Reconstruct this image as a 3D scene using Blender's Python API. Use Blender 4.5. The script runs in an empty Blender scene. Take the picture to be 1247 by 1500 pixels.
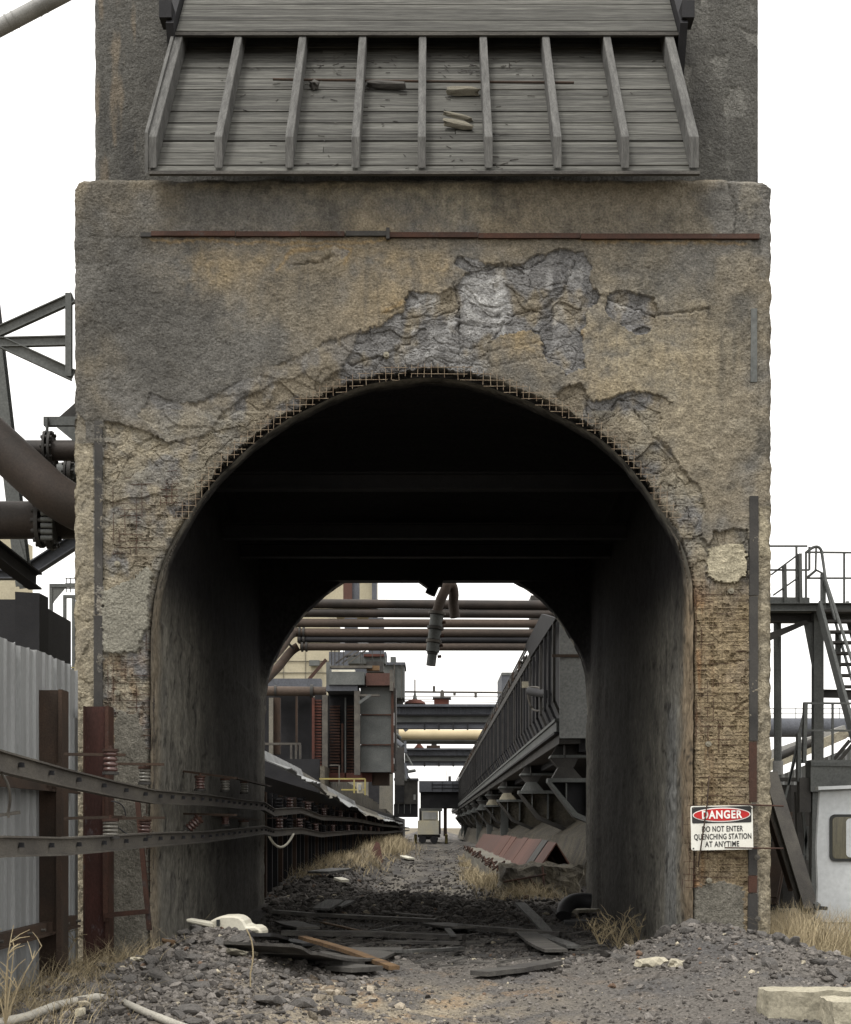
import bpy, math, random
import numpy as np
from mathutils import Vector, Matrix
random.seed(7); rng = np.random.default_rng(7)
S = bpy.context.scene
F = 2200.0; CX = 632.0; HY = 1212.0; EYE = 1.3; D = F/150.0      # focal length in photo pixels, vanishing point, eye height, front plane

# ------------------------------------------------------------------ camera, sky, light
cd = bpy.data.cameras.new('camera'); cam = bpy.data.objects.new('camera', cd); S.collection.objects.link(cam); S.camera = cam
cam.location = (0, 0, EYE); cam.rotation_euler = (math.pi/2, 0, 0)
cd.sensor_fit = 'HORIZONTAL'; cd.sensor_width = 36; cd.lens = 36*F/1247
cd.shift_x = (623.5-CX)/1247; cd.shift_y = (HY-750)/1247
cd.clip_start = .1; cd.clip_end = 3000
SUN_EL = math.radians(63)
W = bpy.data.worlds.new('World'); S.world = W; W.use_nodes = True
nt = W.node_tree; nt.nodes.clear()
out = nt.nodes.new('ShaderNodeOutputWorld'); bg = nt.nodes.new('ShaderNodeBackground'); bg.inputs['Strength'].default_value = .12
sky = nt.nodes.new('ShaderNodeTexSky'); sky.sky_type = 'NISHITA'; sky.sun_disc = False; sky.sun_elevation = SUN_EL; sky.sun_rotation = math.radians(217)
sky.dust_density = 5; sky.air_density = 1.5
hs = nt.nodes.new('ShaderNodeHueSaturation'); hs.inputs['Saturation'].default_value = .15
mx = nt.nodes.new('ShaderNodeMix'); mx.data_type = 'RGBA'; mx.inputs[0].default_value = .85
mx.inputs[7].default_value = (10.6, 10.35, 10.0, 1)          # even bright cloud layer
nt.links.new(sky.outputs[0], hs.inputs['Color']); nt.links.new(hs.outputs[0], mx.inputs[6]); nt.links.new(mx.outputs[2], bg.inputs[0]); nt.links.new(bg.outputs[0], out.inputs[0])
sl = bpy.data.lights.new('sun', 'SUN'); sl.energy = 1.5; sl.angle = math.radians(14); sl.color = (1, .97, .92)
so = bpy.data.objects.new('sun', sl); S.collection.objects.link(so)
sd = Vector((.38, .5, -1.25)); so.rotation_euler = sd.to_track_quat('-Z', 'Y').to_euler()
S.view_settings.view_transform = 'Standard'; S.view_settings.look = 'None'; S.view_settings.gamma = 1; S.view_settings.use_curve_mapping = False
S.view_settings.exposure = 0.64
S.cycles.max_bounces = 6; S.cycles.diffuse_bounces = 3

# ------------------------------------------------------------------ helpers
def P(px, py, Y):                     # point at depth Y that the photograph shows at px,py
    return Vector(((px-CX)*Y/F, Y, EYE+(HY-py)*Y/F))
def hsh(ix, iy, s):
    h = (ix.astype(np.int64)*374761393 + iy.astype(np.int64)*668265263 + s*1274126177) & 0xffffffff
    h = ((h ^ (h >> 13))*1274126177) & 0xffffffff
    return h ^ (h >> 16)
def noise(x, y, s=0):
    x = np.asarray(x, float); y = np.asarray(y, float)
    xi = np.floor(x); yi = np.floor(y); fx = x-xi; fy = y-yi
    u = fx*fx*fx*(fx*(fx*6-15)+10); v = fy*fy*fy*(fy*(fy*6-15)+10)
    def g(ox, oy):
        a = hsh(xi+ox, yi+oy, s).astype(float)/4294967296*2*np.pi
        return np.cos(a)*(fx-ox)+np.sin(a)*(fy-oy)
    return 1.5*((g(0,0)*(1-u)+g(1,0)*u)*(1-v)+(g(0,1)*(1-u)+g(1,1)*u)*v)
def fbm(x, y, s=0, o=4, r=.5):
    t = 0; a = 1; n = 0
    for k in range(o):
        t = t+a*noise(x*2**k, y*2**k, s+k*17); n += a; a *= r
    return t/n
def ridge(x, y, s=0, o=4):
    t = 0; a = 1; n = 0
    for k in range(o):
        t = t+a*(1-2*np.abs(noise(x*2**k, y*2**k, s+k*13))); n += a; a *= .5
    return t/n
def worley(x, y, s=0):               # distance to nearest and second nearest cell points
    xi = np.floor(x); yi = np.floor(y); d1 = np.full(x.shape, 9.); d2 = d1.copy(); idv = np.zeros(x.shape)
    for ox in (-1,0,1):
        for oy in (-1,0,1):
            h = hsh(xi+ox, yi+oy, s); px = xi+ox+(h & 1023)/1023.; py = yi+oy+((h >> 10) & 1023)/1023.
            d = np.hypot(px-x, py-y); n = d < d1
            d2 = np.where(n, d1, np.minimum(d2, d)); idv = np.where(n, (h >> 20)/4096., idv); d1 = np.where(n, d, d1)
    return d1, d2, idv
def sstep(a, b, x):
    t = np.clip((x-a)/(b-a), 0, 1); return t*t*(3-2*t)
def inpoly(x, y, poly):
    r = np.zeros(x.shape, bool); n = len(poly)
    for i in range(n):
        x1, y1 = poly[i]; x2, y2 = poly[(i+1) % n]
        if y1 == y2: continue
        c = ((y1 > y) != (y2 > y)) & (x < (x2-x1)*(y-y1)/(y2-y1)+x1)
        r ^= c
    return r
def segdist(x, y, pts):
    d = np.full(x.shape, 1e9)
    for (x1,y1),(x2,y2) in zip(pts[:-1], pts[1:]):
        dx, dy = x2-x1, y2-y1; t = np.clip(((x-x1)*dx+(y-y1)*dy)/(dx*dx+dy*dy+1e-9), 0, 1)
        d = np.minimum(d, np.hypot(x-x1-t*dx, y-y1-t*dy))
    return d
def wpos(o):
    return Vector(o['w']) if o is not None and 'w' in o else Vector((0,0,0))
def link(o, parent=None, w=None):
    S.collection.objects.link(o)
    w = Vector(w if w is not None else (0,0,0)); o['w'] = tuple(w)
    o.location = w-wpos(parent)
    if parent: o.parent = parent
    return o
def tag(o, label=None, cat=None, group=None, kind=None):
    if label: o['label'] = label
    if cat: o['category'] = cat
    if group: o['group'] = group
    if kind: o['kind'] = kind
    return o
def thing(name, label, cat, loc, group=None, kind=None):
    return tag(link(bpy.data.objects.new(name, None), None, loc), label, cat, group, kind)
class MB:
    def __init__(s): s.v = []; s.f = []; s.sm = []
    def add(s, vs, fs, smooth=False):
        b = len(s.v); s.v += [tuple(v) for v in vs]; s.f += [tuple(i+b for i in f) for f in fs]; s.sm += [smooth]*len(fs); return s
    def box(s, a, b, j=0):
        x0,y0,z0 = a; x1,y1,z1 = b
        vs = [(x,y,z) for z in (z0,z1) for y in (y0,y1) for x in (x0,x1)]
        if j: vs = [tuple(c+random.uniform(-j,j) for c in v) for v in vs]
        return s.add(vs, [(0,2,3,1),(4,5,7,6),(0,1,5,4),(2,6,7,3),(0,4,6,2),(1,3,7,5)])
    def beam(s, a, b, w, h, up=(0,0,1)):      # w across, h along up
        a = Vector(a); b = Vector(b); d = (b-a).normalized(); u = Vector(up)
        if abs(d.dot(u)) > .98: u = Vector((0,1,0))
        r = d.cross(u).normalized()*w/2; u = r.cross(d).normalized()*h/2
        vs = [a-r-u, a+r-u, a+r+u, a-r+u, b-r-u, b+r-u, b+r+u, b-r+u]
        return s.add(vs, [(0,1,2,3),(4,7,6,5),(0,4,5,1),(1,5,6,2),(2,6,7,3),(3,7,4,0)])
    def ibeam(s, a, b, w, h, t, up=(0,0,1)):
        a = Vector(a); b = Vector(b); d = (b-a).normalized(); u = Vector(up)
        if abs(d.dot(u)) > .98: u = Vector((0,1,0))
        r = d.cross(u).normalized(); u = r.cross(d).normalized()
        pr = [(-w/2,-h/2),(w/2,-h/2),(w/2,-h/2+t),(t/2,-h/2+t),(t/2,h/2-t),(w/2,h/2-t),(w/2,h/2),(-w/2,h/2),(-w/2,h/2-t),(-t/2,h/2-t),(-t/2,-h/2+t),(-w/2,-h/2+t)]
        n = len(pr); vs = [a+r*p+u*q for p,q in pr]+[b+r*p+u*q for p,q in pr]
        fs = [(i,(i+1)%n,(i+1)%n+n,i+n) for i in range(n)]
        fs += [(0,1,2,11),(2,3,10,11),(3,4,9,10),(4,5,8,9),(5,6,7,8)]
        fs += [tuple(i+n for i in f) for f in [(0,11,2,1),(2,11,10,3),(3,10,9,4),(4,9,8,5),(5,8,7,6)]]
        return s.add(vs, fs)
    def tube(s, pts, r, n=10, cap=True):
        pts = [Vector(p) for p in pts]; rs = r if isinstance(r, (list,tuple)) else [r]*len(pts); b = []
        up = None; vs = []
        for i, p in enumerate(pts):
            d = (pts[min(i+1,len(pts)-1)]-pts[max(i-1,0)]).normalized()
            if up is None:
                up = Vector((0,0,1)) if abs(d.z) < .9 else Vector((0,1,0))
            e = d.cross(up).normalized(); up = e.cross(d).normalized()
            vs += [p+(e*math.cos(2*math.pi*k/n)+up*math.sin(2*math.pi*k/n))*rs[i] for k in range(n)]
        m = len(pts)
        fs = [(i*n+k, i*n+(k+1)%n, (i+1)*n+(k+1)%n, (i+1)*n+k) for i in range(m-1) for k in range(n)]
        s.add(vs, fs, n > 5)
        if cap: s.add([vs[k] for k in range(n)]+[vs[(m-1)*n+k] for k in range(n)], [tuple(range(n)), tuple(reversed(range(n,2*n)))])
        return s
    def prism(s, poly, ext):                  # polygon (3d points) pushed along a vector
        e = Vector(ext); n = len(poly); vs = [Vector(p) for p in poly]; vs += [v+e for v in vs]
        return s.add(vs, [tuple(range(n)), tuple(reversed(range(n,2*n)))]+[(i,i+n,(i+1)%n+n,(i+1)%n) for i in range(n)])
    def pxprism(s, pts, Y, t): return s.prism([P(a,b,Y) for a,b in pts], (0,t,0))
    def build(s, name, m, parent=None, label=None, cat=None, group=None, kind=None, bevel=0):
        me = bpy.data.meshes.new(name); A = np.array(s.v, float)
        lo, hi = A.min(0), A.max(0); o_ = np.array([(lo[0]+hi[0])/2, (lo[1]+hi[1])/2, lo[2]])
        me.from_pydata((A-o_).tolist(), [], s.f); me.materials.append(m)
        me.polygons.foreach_set('use_smooth', s.sm)
        ob = link(bpy.data.objects.new(name, me), parent, o_)
        if bevel:
            md = ob.modifiers.new('b', 'BEVEL'); md.width = bevel; md.segments = 1; md.limit_method = 'ANGLE'
        return tag(ob, label, cat, group, kind)
def npmesh(name, V, Fa, m, parent=None, smooth=True, col=None, kind=None):
    me = bpy.data.meshes.new(name); V = np.asarray(V, np.float32); Fa = np.asarray(Fa, np.int32); k = Fa.shape[1]
    me.vertices.add(len(V)); me.vertices.foreach_set('co', V.ravel())
    me.loops.add(Fa.size); me.loops.foreach_set('vertex_index', Fa.ravel())
    me.polygons.add(len(Fa)); me.polygons.foreach_set('loop_start', np.arange(0, Fa.size, k, dtype=np.int32))
    me.polygons.foreach_set('use_smooth', np.full(len(Fa), smooth))
    me.update(calc_edges=True)
    if col is not None:
        a = me.color_attributes.new('col', 'FLOAT_COLOR', 'POINT')
        a.data.foreach_set('color', np.concatenate([col, np.ones((len(V),1))], 1).astype(np.float32).ravel())
    me.materials.append(m)
    return tag(link(bpy.data.objects.new(name, me), parent, wpos(parent)), None, None, None, kind)
def copy_tree(o, off, parent=None, label=None):
    c = o.copy(); S.collection.objects.link(c)
    w = Vector(o['w'])+Vector(off); c['w'] = tuple(w)
    if parent: c.parent = parent
    else: c.location = o.location+Vector(off)
    if label: c['label'] = label
    for ch in list(o.children): copy_tree(ch, off, c)
    return c

def mat(name, c1, c2=None, sc=3., rough=.85, metal=0., c3=None, amt=.45, sc3=2., bump=.3, bsc=40., stretch=(1,1,1), grain=.25, vcol=False, spec=.3, bdist=.01, var=0):
    m = bpy.data.materials.new(name); m.use_nodes = True; t = m.node_tree; N = t.nodes; L = t.links; N.clear()
    o = N.new('ShaderNodeOutputMaterial'); b = N.new('ShaderNodeBsdfPrincipled'); L.new(b.outputs[0], o.inputs[0])
    b.inputs['Roughness'].default_value = rough; b.inputs['Metallic'].default_value = metal; b.inputs['Specular IOR Level'].default_value = spec
    tc = N.new('ShaderNodeTexCoord'); mp = N.new('ShaderNodeMapping'); mp.inputs['Scale'].default_value = stretch; L.new(tc.outputs['Object'], mp.inputs[0])
    oi = N.new('ShaderNodeObjectInfo'); w = N.new('ShaderNodeMath'); w.operation = 'MULTIPLY'; w.inputs[1].default_value = 37; L.new(oi.outputs['Random'], w.inputs[0])
    def nz(scale, det=5, r=.6):
        n = N.new('ShaderNodeTexNoise'); n.noise_dimensions = '4D'; n.inputs['Scale'].default_value = scale; n.inputs['Detail'].default_value = det; n.inputs['Roughness'].default_value = r
        L.new(mp.outputs[0], n.inputs['Vector']); L.new(w.outputs[0], n.inputs['W']); return n
    def rmp(src, a, bb):
        r = N.new('ShaderNodeMapRange'); r.inputs[1].default_value = a; r.inputs[2].default_value = bb; L.new(src, r.inputs[0]); return r.outputs[0]
    def mix(f, A, B, mode='MIX'):
        x = N.new('ShaderNodeMix'); x.data_type = 'RGBA'; x.blend_type = mode
        for k, val in ((0,f),(6,A),(7,B)):
            if isinstance(val, (int,float)): x.inputs[k].default_value = val
            elif isinstance(val, tuple): x.inputs[k].default_value = val+(1,)
            else: L.new(val, x.inputs[k])
        return x.outputs[2]
    if vcol:
        at = N.new('ShaderNodeAttribute'); at.attribute_name = 'col'; c = at.outputs['Color']
    else:
        c = mix(rmp(nz(sc).outputs[0], .35, .65), c1, c2 or tuple(x*.7 for x in c1))
    if c3: 
        c = mix(rmp(nz(sc3, 8, .7).outputs[0], 1-amt-.06+.05, 1-amt+.06+.05), c, c3)
    g = nz(bsc*1.7, 3); f = N.new('ShaderNodeMapRange'); f.inputs[1].default_value = .25; f.inputs[2].default_value = .75; f.inputs[3].default_value = 1-grain*1.3; f.inputs[4].default_value = 1+grain
    L.new(g.outputs[0], f.inputs[0])
    c = mix(1., c, f.outputs[0], 'MULTIPLY')
    if var:
        vr = N.new('ShaderNodeMapRange'); vr.inputs[3].default_value = 1-var; vr.inputs[4].default_value = 1+var*.8; L.new(oi.outputs['Random'], vr.inputs[0]); c = mix(1., c, vr.outputs[0], 'MULTIPLY')
    L.new(c, b.inputs['Base Color'])
    if bump:
        bn = N.new('ShaderNodeBump'); bn.inputs['Strength'].default_value = bump; bn.inputs['Distance'].default_value = bdist
        L.new(nz(bsc, 6, .65).outputs[0], bn.inputs['Height']); L.new(bn.outputs[0], b.inputs['Normal'])
    return m
M = dict(
 stucco = mat('stucco', (.2,.2,.2), vcol=True, bump=1., bsc=36, bdist=.05, grain=.38, rough=.95, spec=.1),
 lining = mat('sooty_concrete', (.1,.1,.1), vcol=True, bump=.8, bsc=14, bdist=.02, grain=.4, stretch=(1,1,.6), rough=.95, spec=.1),
 concrete = mat('old_concrete', (.2,.185,.15), (.12,.115,.1), 1.2, c3=(.28,.26,.21), amt=.35, sc3=.9, bump=.8, bsc=22, bdist=.02),
 paleblock = mat('pale_block', (.36,.33,.25), (.26,.24,.185), 4, c3=(.17,.15,.115), amt=.42, bump=.9, bsc=30, bdist=.01),
 wood = mat('weathered_timber', (.135,.134,.12), (.05,.049,.045), 4.5, c3=(.18,.172,.148), amt=.38, sc3=2.2, stretch=(.16,5,5), bump=1, bsc=16, grain=.6, bdist=.02, var=.25),
 rafter = mat('weathered_rafter', (.115,.114,.108), (.06,.059,.056), 4, c3=(.16,.155,.14), amt=.35, sc3=3, stretch=(6,.8,.8), bump=.8, bsc=16, grain=.35, bdist=.006),
 plank = mat('wet_plank', (.1,.095,.085), (.045,.042,.04), 2.5, c3=(.14,.13,.11), amt=.3, stretch=(1,4,4), bump=.6, bsc=25, grain=.35),
 oplank = mat('brown_plank', (.16,.1,.05), (.08,.05,.03), 3, stretch=(1,4,4), bump=.6),
 rust = mat('rusty_steel', (.07,.032,.021), (.036,.021,.016), 3, c3=(.055,.05,.05), amt=.42, sc3=4, bump=.5, bsc=50, rough=.8),
 flakedrust = mat('flaking_rust', (.058,.023,.018), (.036,.018,.015), 2, c3=(.13,.13,.14), amt=.42, sc3=7, bump=.5, bsc=40, stretch=(1,1,.4)),
 dirtypipe = mat('dirty_pale_pipe', (.4,.38,.33), (.27,.255,.22), 3, c3=(.15,.14,.12), amt=.3, sc3=5, bump=.1, rough=.6),
 locopaint = mat('faded_cream_paint', (.5,.45,.3), (.36,.36,.34), .8, c3=(.3,.25,.17), amt=.25, sc3=.9, bump=0, stretch=(1,1,.4)),
 brownsteel = mat('brown_steel', (.06,.038,.026), (.035,.026,.02), 2, c3=(.1,.045,.022), amt=.25, sc3=3, bump=.35, bsc=50),
 darksteel = mat('dark_steel', (.05,.047,.043), (.025,.024,.023), 2.5, c3=(.07,.045,.03), amt=.25, sc3=2.5, bump=.3, bsc=35, rough=.7),
 blacksteel = mat('sooty_steel', (.018,.018,.02), (.009,.009,.011), 2, c3=(.035,.022,.016), amt=.25, bump=.3, rough=.75),
 greysteel = mat('grey_painted_steel', (.115,.12,.115), (.075,.08,.078), 1.5, c3=(.09,.05,.035), amt=.22, sc3=2.5, bump=.25, bsc=20, rough=.7),
 bluegrey = mat('blue_grey_steel', (.1,.105,.12), (.065,.07,.08), .8, c3=(.13,.06,.04), amt=.2, sc3=1, bump=.2, bsc=10),
 rail = mat('rail_steel', (.1,.092,.078), (.055,.05,.045), 4, c3=(.08,.04,.022), amt=.3, sc3=3, bump=.4, bsc=60, rough=.7, stretch=(1,.3,1)),
 pipe = mat('brown_pipe', (.085,.062,.048), (.045,.036,.03), 1.2, c3=(.13,.06,.035), amt=.3, sc3=1.5, stretch=(.3,1,1), bump=.3, bsc=25, rough=.8),
 darkpipe = mat('black_brown_pipe', (.045,.034,.028), (.02,.018,.016), 1.5, c3=(.085,.035,.022), amt=.33, sc3=1.3, bump=.3, bsc=25, rough=.65),
 cream = mat('cream_pipe', (.5,.42,.27), (.42,.35,.22), 1, bump=.1, grain=.1),
 redsheet = mat('red_oxide_sheet', (.095,.044,.033), (.066,.034,.027), 1.5, c3=(.08,.04,.03), amt=.3, sc3=2.5, bump=.2, bsc=20, rough=.75, stretch=(1,1,.5), var=.2),
 redlouver = mat('red_louver', (.11,.038,.026), (.055,.025,.02), 1, bump=.2),
 beige = mat('beige_block_wall', (.4,.36,.26), (.33,.3,.22), .6, c3=(.27,.24,.18), amt=.2, sc3=.6, bump=.2, bsc=8, grain=.12),
 greyfence = mat('corrugated_grey', (.3,.31,.31), (.22,.225,.225), 1.5, c3=(.16,.15,.135), amt=.28, sc3=2, stretch=(3,3,.35), bump=.15, bsc=30, rough=.6, grain=.15, var=.12),
 whiteplastic = mat('dirty_white_plastic', (.62,.6,.5), (.5,.47,.38), 4, c3=(.2,.17,.12), amt=.22, sc3=5, bump=.1, rough=.5, grain=.08),
 whitecab = mat('white_cab_paint', (.5,.52,.53), (.42,.44,.45), 1.5, c3=(.25,.24,.22), amt=.2, sc3=2.5, bump=.12, bsc=12, rough=.6, grain=.1),
 rubber = mat('black_rubber', (.025,.025,.026), (.015,.015,.016), 4, rough=.6, bump=.2),
 seal = mat('window_seal', (.03,.032,.03), rough=.6),
 porcelain = mat('brown_porcelain', (.085,.045,.037), (.07,.035,.03), 8, c3=(.16,.145,.125), amt=.42, sc3=9, rough=.35, bump=.1, grain=.15, spec=.6),
 greyporcelain = mat('grey_porcelain', (.17,.165,.145), (.1,.09,.075), 8, c3=(.09,.045,.03), amt=.3, sc3=7, rough=.4, bump=.1, spec=.5),
 rock = mat('coke_lump', (.145,.135,.125), (.075,.071,.067), 6, c3=(.2,.19,.17), amt=.2, sc3=6, bump=.8, bsc=35, bdist=.01, grain=.4),
 palerock = mat('pale_stone', (.5,.46,.35), (.36,.33,.26), 6, bump=.5),
 rubble = mat('rubble', (.1,.1,.1), vcol=True, bump=.8, bsc=45, bdist=.008, grain=.35, rough=.95, spec=.15),
 earth = mat('coal_dust_ground', (.1,.1,.1), vcol=True, bump=1., bsc=24, bdist=.03, grain=.5, rough=.97, spec=.1),
 bank = mat('earth_bank', (.13,.115,.085), (.065,.06,.052), 2.5, c3=(.2,.17,.11), amt=.3, sc3=3, bump=1, bsc=14, bdist=.05),
 straw = mat('dry_straw', (.36,.3,.19), (.25,.2,.12), 3, bump=0, grain=.2, rough=.8),
 signwhite = mat('sign_white', (.74,.74,.68), (.68,.67,.6), 5, c3=(.45,.38,.2), amt=.16, sc3=4, bump=.05, rough=.5, grain=.06),
 signblack = mat('sign_black', (.02,.02,.02), (.03,.03,.03), rough=.5, bump=0, grain=.05),
 signred = mat('sign_red', (.5,.02,.02), (.42,.02,.02), 6, rough=.5, bump=0, grain=.05),
 signink = mat('sign_white_ink', (.8,.8,.77), (.76,.76,.72), rough=.5, bump=0, grain=.03),
 bark = mat('rotten_chunk', (.3,.28,.22), (.17,.155,.12), 14, c3=(.45,.42,.34), amt=.35, sc3=12, bump=1, bsc=40, bdist=.015),
 yellow = mat('yellow_rail_paint', (.34,.29,.1), (.24,.2,.08), bump=0, grain=.1),
 glassdark = mat('dirty_glass', (.12,.11,.07), (.07,.065,.045), 4, rough=.15, bump=0, stretch=(6,1,.5), spec=.5),
 lathwire = mat('lath_wire', (.3,.25,.18), (.15,.1,.065), 20, bump=0),
 endplate = mat('grey_end_plate', (.2,.205,.2), (.15,.155,.15), 2, c3=(.16,.1,.08), amt=.25, sc3=2.2, bump=.4, bsc=14),
 silver = mat('silver_tube', (.3,.3,.29), (.2,.2,.19), 2, rough=.5, bump=.15, stretch=(1,1,1)),
)

# ------------------------------------------------------------------ arch profile (front plane, photo pixels)
ARCH = [(222,1420),(222,1000),(224,892),(232,844),(246,808),(264,775),(288,735),(318,695),(364,650),(426,609),(482,579),(539,560),(600,551),(645,550),(690,555),(740,572),(812,603),(874,632),(915,668),(953,722),(977,758),(996,790),(1007,815),(1013,845),(1014,900),(1013,1000),(1012,1420)]
def dense(pts, step):
    r = []
    for (a,b),(c,d) in zip(pts[:-1], pts[1:]):
        n = max(1, int(math.hypot(c-a,d-b)/step))
        r += [(a+(c-a)*i/n, b+(d-b)*i/n) for i in range(n)]
    return r+[pts[-1]]
_a = np.array(ARCH, float); 
for _ in range(2):                       # chaikin rounding
    q = _a[:-1]*.75+_a[1:]*.25; r = _a[:-1]*.25+_a[1:]*.75
    _a = np.vstack([_a[:1], np.stack([q,r],1).reshape(-1,2), _a[-1:]])
def _smooth(a, k):
    seg = np.r_[0, np.cumsum(np.hypot(*np.diff(a,axis=0).T))]; t = np.linspace(0, seg[-1], 240); q = np.stack([np.interp(t,seg,a[:,0]), np.interp(t,seg,a[:,1])],1)
    for _ in range(k): q[1:-1] = q[1:-1]*.5+(q[:-2]+q[2:])*.25
    return q
_a = _smooth(_a, 30); ARCHS = [tuple(p) for p in _a[::2]]+[tuple(_a[-1])]
ARCHS = [p for p in ARCHS if 480 < p[1] < 960 or p in (ARCHS[0], ARCHS[-1])]

# ------------------------------------------------------------------ ground
def gz(x, y):
    x = np.asarray(x, float); y = np.asarray(y, float)
    G = lambda cx, cy, h, sx, sy: h*np.exp(-((x-cx)/sx)**2-((y-cy)/sy)**2)
    z = .035*fbm(x*.8, y*.8, 3, 3)
    z = z+G(-1.9,13.3,.34,.62,1.1)+G(-1.75,11.6,.2,.62,1.3)+G(-1.5,10.0,.1,.7,.9)
    z = z+G(2.5,14.0,.31,.68,.95)+G(3.1,13.2,.13,.8,1.)+G(2.6,12.,.15,.9,1.2)
    ins = sstep(14.4,15.4,y)*(1-sstep(21.5,22.6,y)); z = z-.09*ins-.05*np.exp(-((x-.2)/1.0)**2)*(1-sstep(9,16,y))
    z = z+G(-.35,23.8,.17,.95,1.2)+G(-1.9,26.5,.2,.8,2.0)+G(-2.1,33,.25,.7,4)+G(-1.9,45,.4,.7,8)+G(1.5,30,.25,.5,5)
    far = sstep(24,30,y)
    z = z+far*(.25*sstep(1.15,1.9,np.abs(x)) )*(1-sstep(110,125,y))
    z = z-.12*sstep(2.9,3.6,-x)*(1-sstep(13,15,y))
    near = (1-sstep(26,34,y))
    w = worley(x*14, y*14, 5)
    z = z+near*(.012*fbm(x*9,y*9,12,4)+.03*ridge(x*2.2, y*2.2, 8, 4)+.02*(np.clip(.55-w[0], 0, 1)))+(1-near)*.05*fbm(x*1.5, y*.8, 9, 3)*(1-sstep(120,150,y))
    # coarse lumps on the mounds and the heap beyond the tunnel
    mm = np.exp(-((x+1.9)/1.2)**2-((y-12.3)/2.2)**2)+np.exp(-((x-2.7)/1.2)**2-((y-13.4)/1.3)**2)+np.exp(-((x+.5)/2)**2-((y-24.5)/2.5)**2)
    w2 = worley(x*5.5+.3*noise(x*6,y*6,2), y*5.5, 15)
    return z+.05*np.clip(mm,0,1)*np.clip(.6-w2[0],0,1)
def gz1(x, y): return float(gz(np.array([x]), np.array([y]))[0])
def ground_col(x, y):
    g = np.stack([np.full(x.shape,v) for v in (.128,.118,.107)], -1)
    def mixc(c, f):
        nonlocal g; g = g*(1-f[...,None])+np.array(c)*f[...,None]
    mixc((.09,.087,.086), .8*sstep(-.1,.35,fbm(x*1.1,y*.9,21,4)))
    tan = np.exp(-((x+.35)/1.0)**2)*(1-sstep(11.0,13.2,y))*sstep(-.35,.2,fbm(x*2.5,y*1.6,31,4))
    mixc((.33,.28,.2), .7*tan)
    mixc((.27,.18,.1), .5*sstep(.05,.3,fbm(x*3.,y*2.,41,4))*np.exp(-((x+.2)/1.3)**2)*(1-sstep(12,14,y)))
    mixc((.16,.13,.085), .8*sstep(2.6,3.1,-x)*(1-sstep(15,16,y)))
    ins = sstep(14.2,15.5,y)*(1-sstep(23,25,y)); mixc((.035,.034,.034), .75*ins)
    far = sstep(24,28,y); mixc((.05,.048,.047), .8*far*sstep(-.3,.3,fbm(x*1.3,y*.6,51,3)))
    mixc((.17,.155,.13), .75*far*np.exp(-((np.abs(x+.1)-.55)/.42)**2)*sstep(-.35,.25,fbm(x*1.7,y*.35,61,4)))
    mixc((.2,.17,.11), .5*sstep(4,5,np.abs(x)))
    return g
def grid_mesh(name, xs, ys, m, parent=None):
    X, Yg = np.meshgrid(xs, ys); Z = gz(X, Yg)
    V = np.stack([X,Yg,Z],-1).reshape(-1,3); nx, ny = len(xs), len(ys)
    i = np.arange((ny-1)*(nx-1)); r = i//(nx-1); c = i%(nx-1); a = r*nx+c
    Fq = np.stack([a,a+1,a+nx+1,a+nx],1)
    return V, Fq, ground_col(X,Yg).reshape(-1,3)
# one sheet: fine in front, coarser away from the camera, out to the horizon
xs = np.concatenate([-np.geomspace(1500,6,22), np.arange(-5.6,5.6,.035), np.geomspace(6,1500,22)])
ys = np.concatenate([[-400,-100,-30,-8,0,3,5,6.5,7.5], np.arange(8,15.5,.03), np.arange(15.5,27,.06), np.arange(27,60,.3), np.arange(60,150,1.5), np.geomspace(152,2500,20)])
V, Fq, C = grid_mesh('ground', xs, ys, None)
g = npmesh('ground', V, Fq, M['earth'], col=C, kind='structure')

# ------------------------------------------------------------------ quench tower
tower = thing('quench_tower', 'massive weathered concrete and timber tower with an arched tunnel through its base', 'tower', (0, D, 0))

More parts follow.
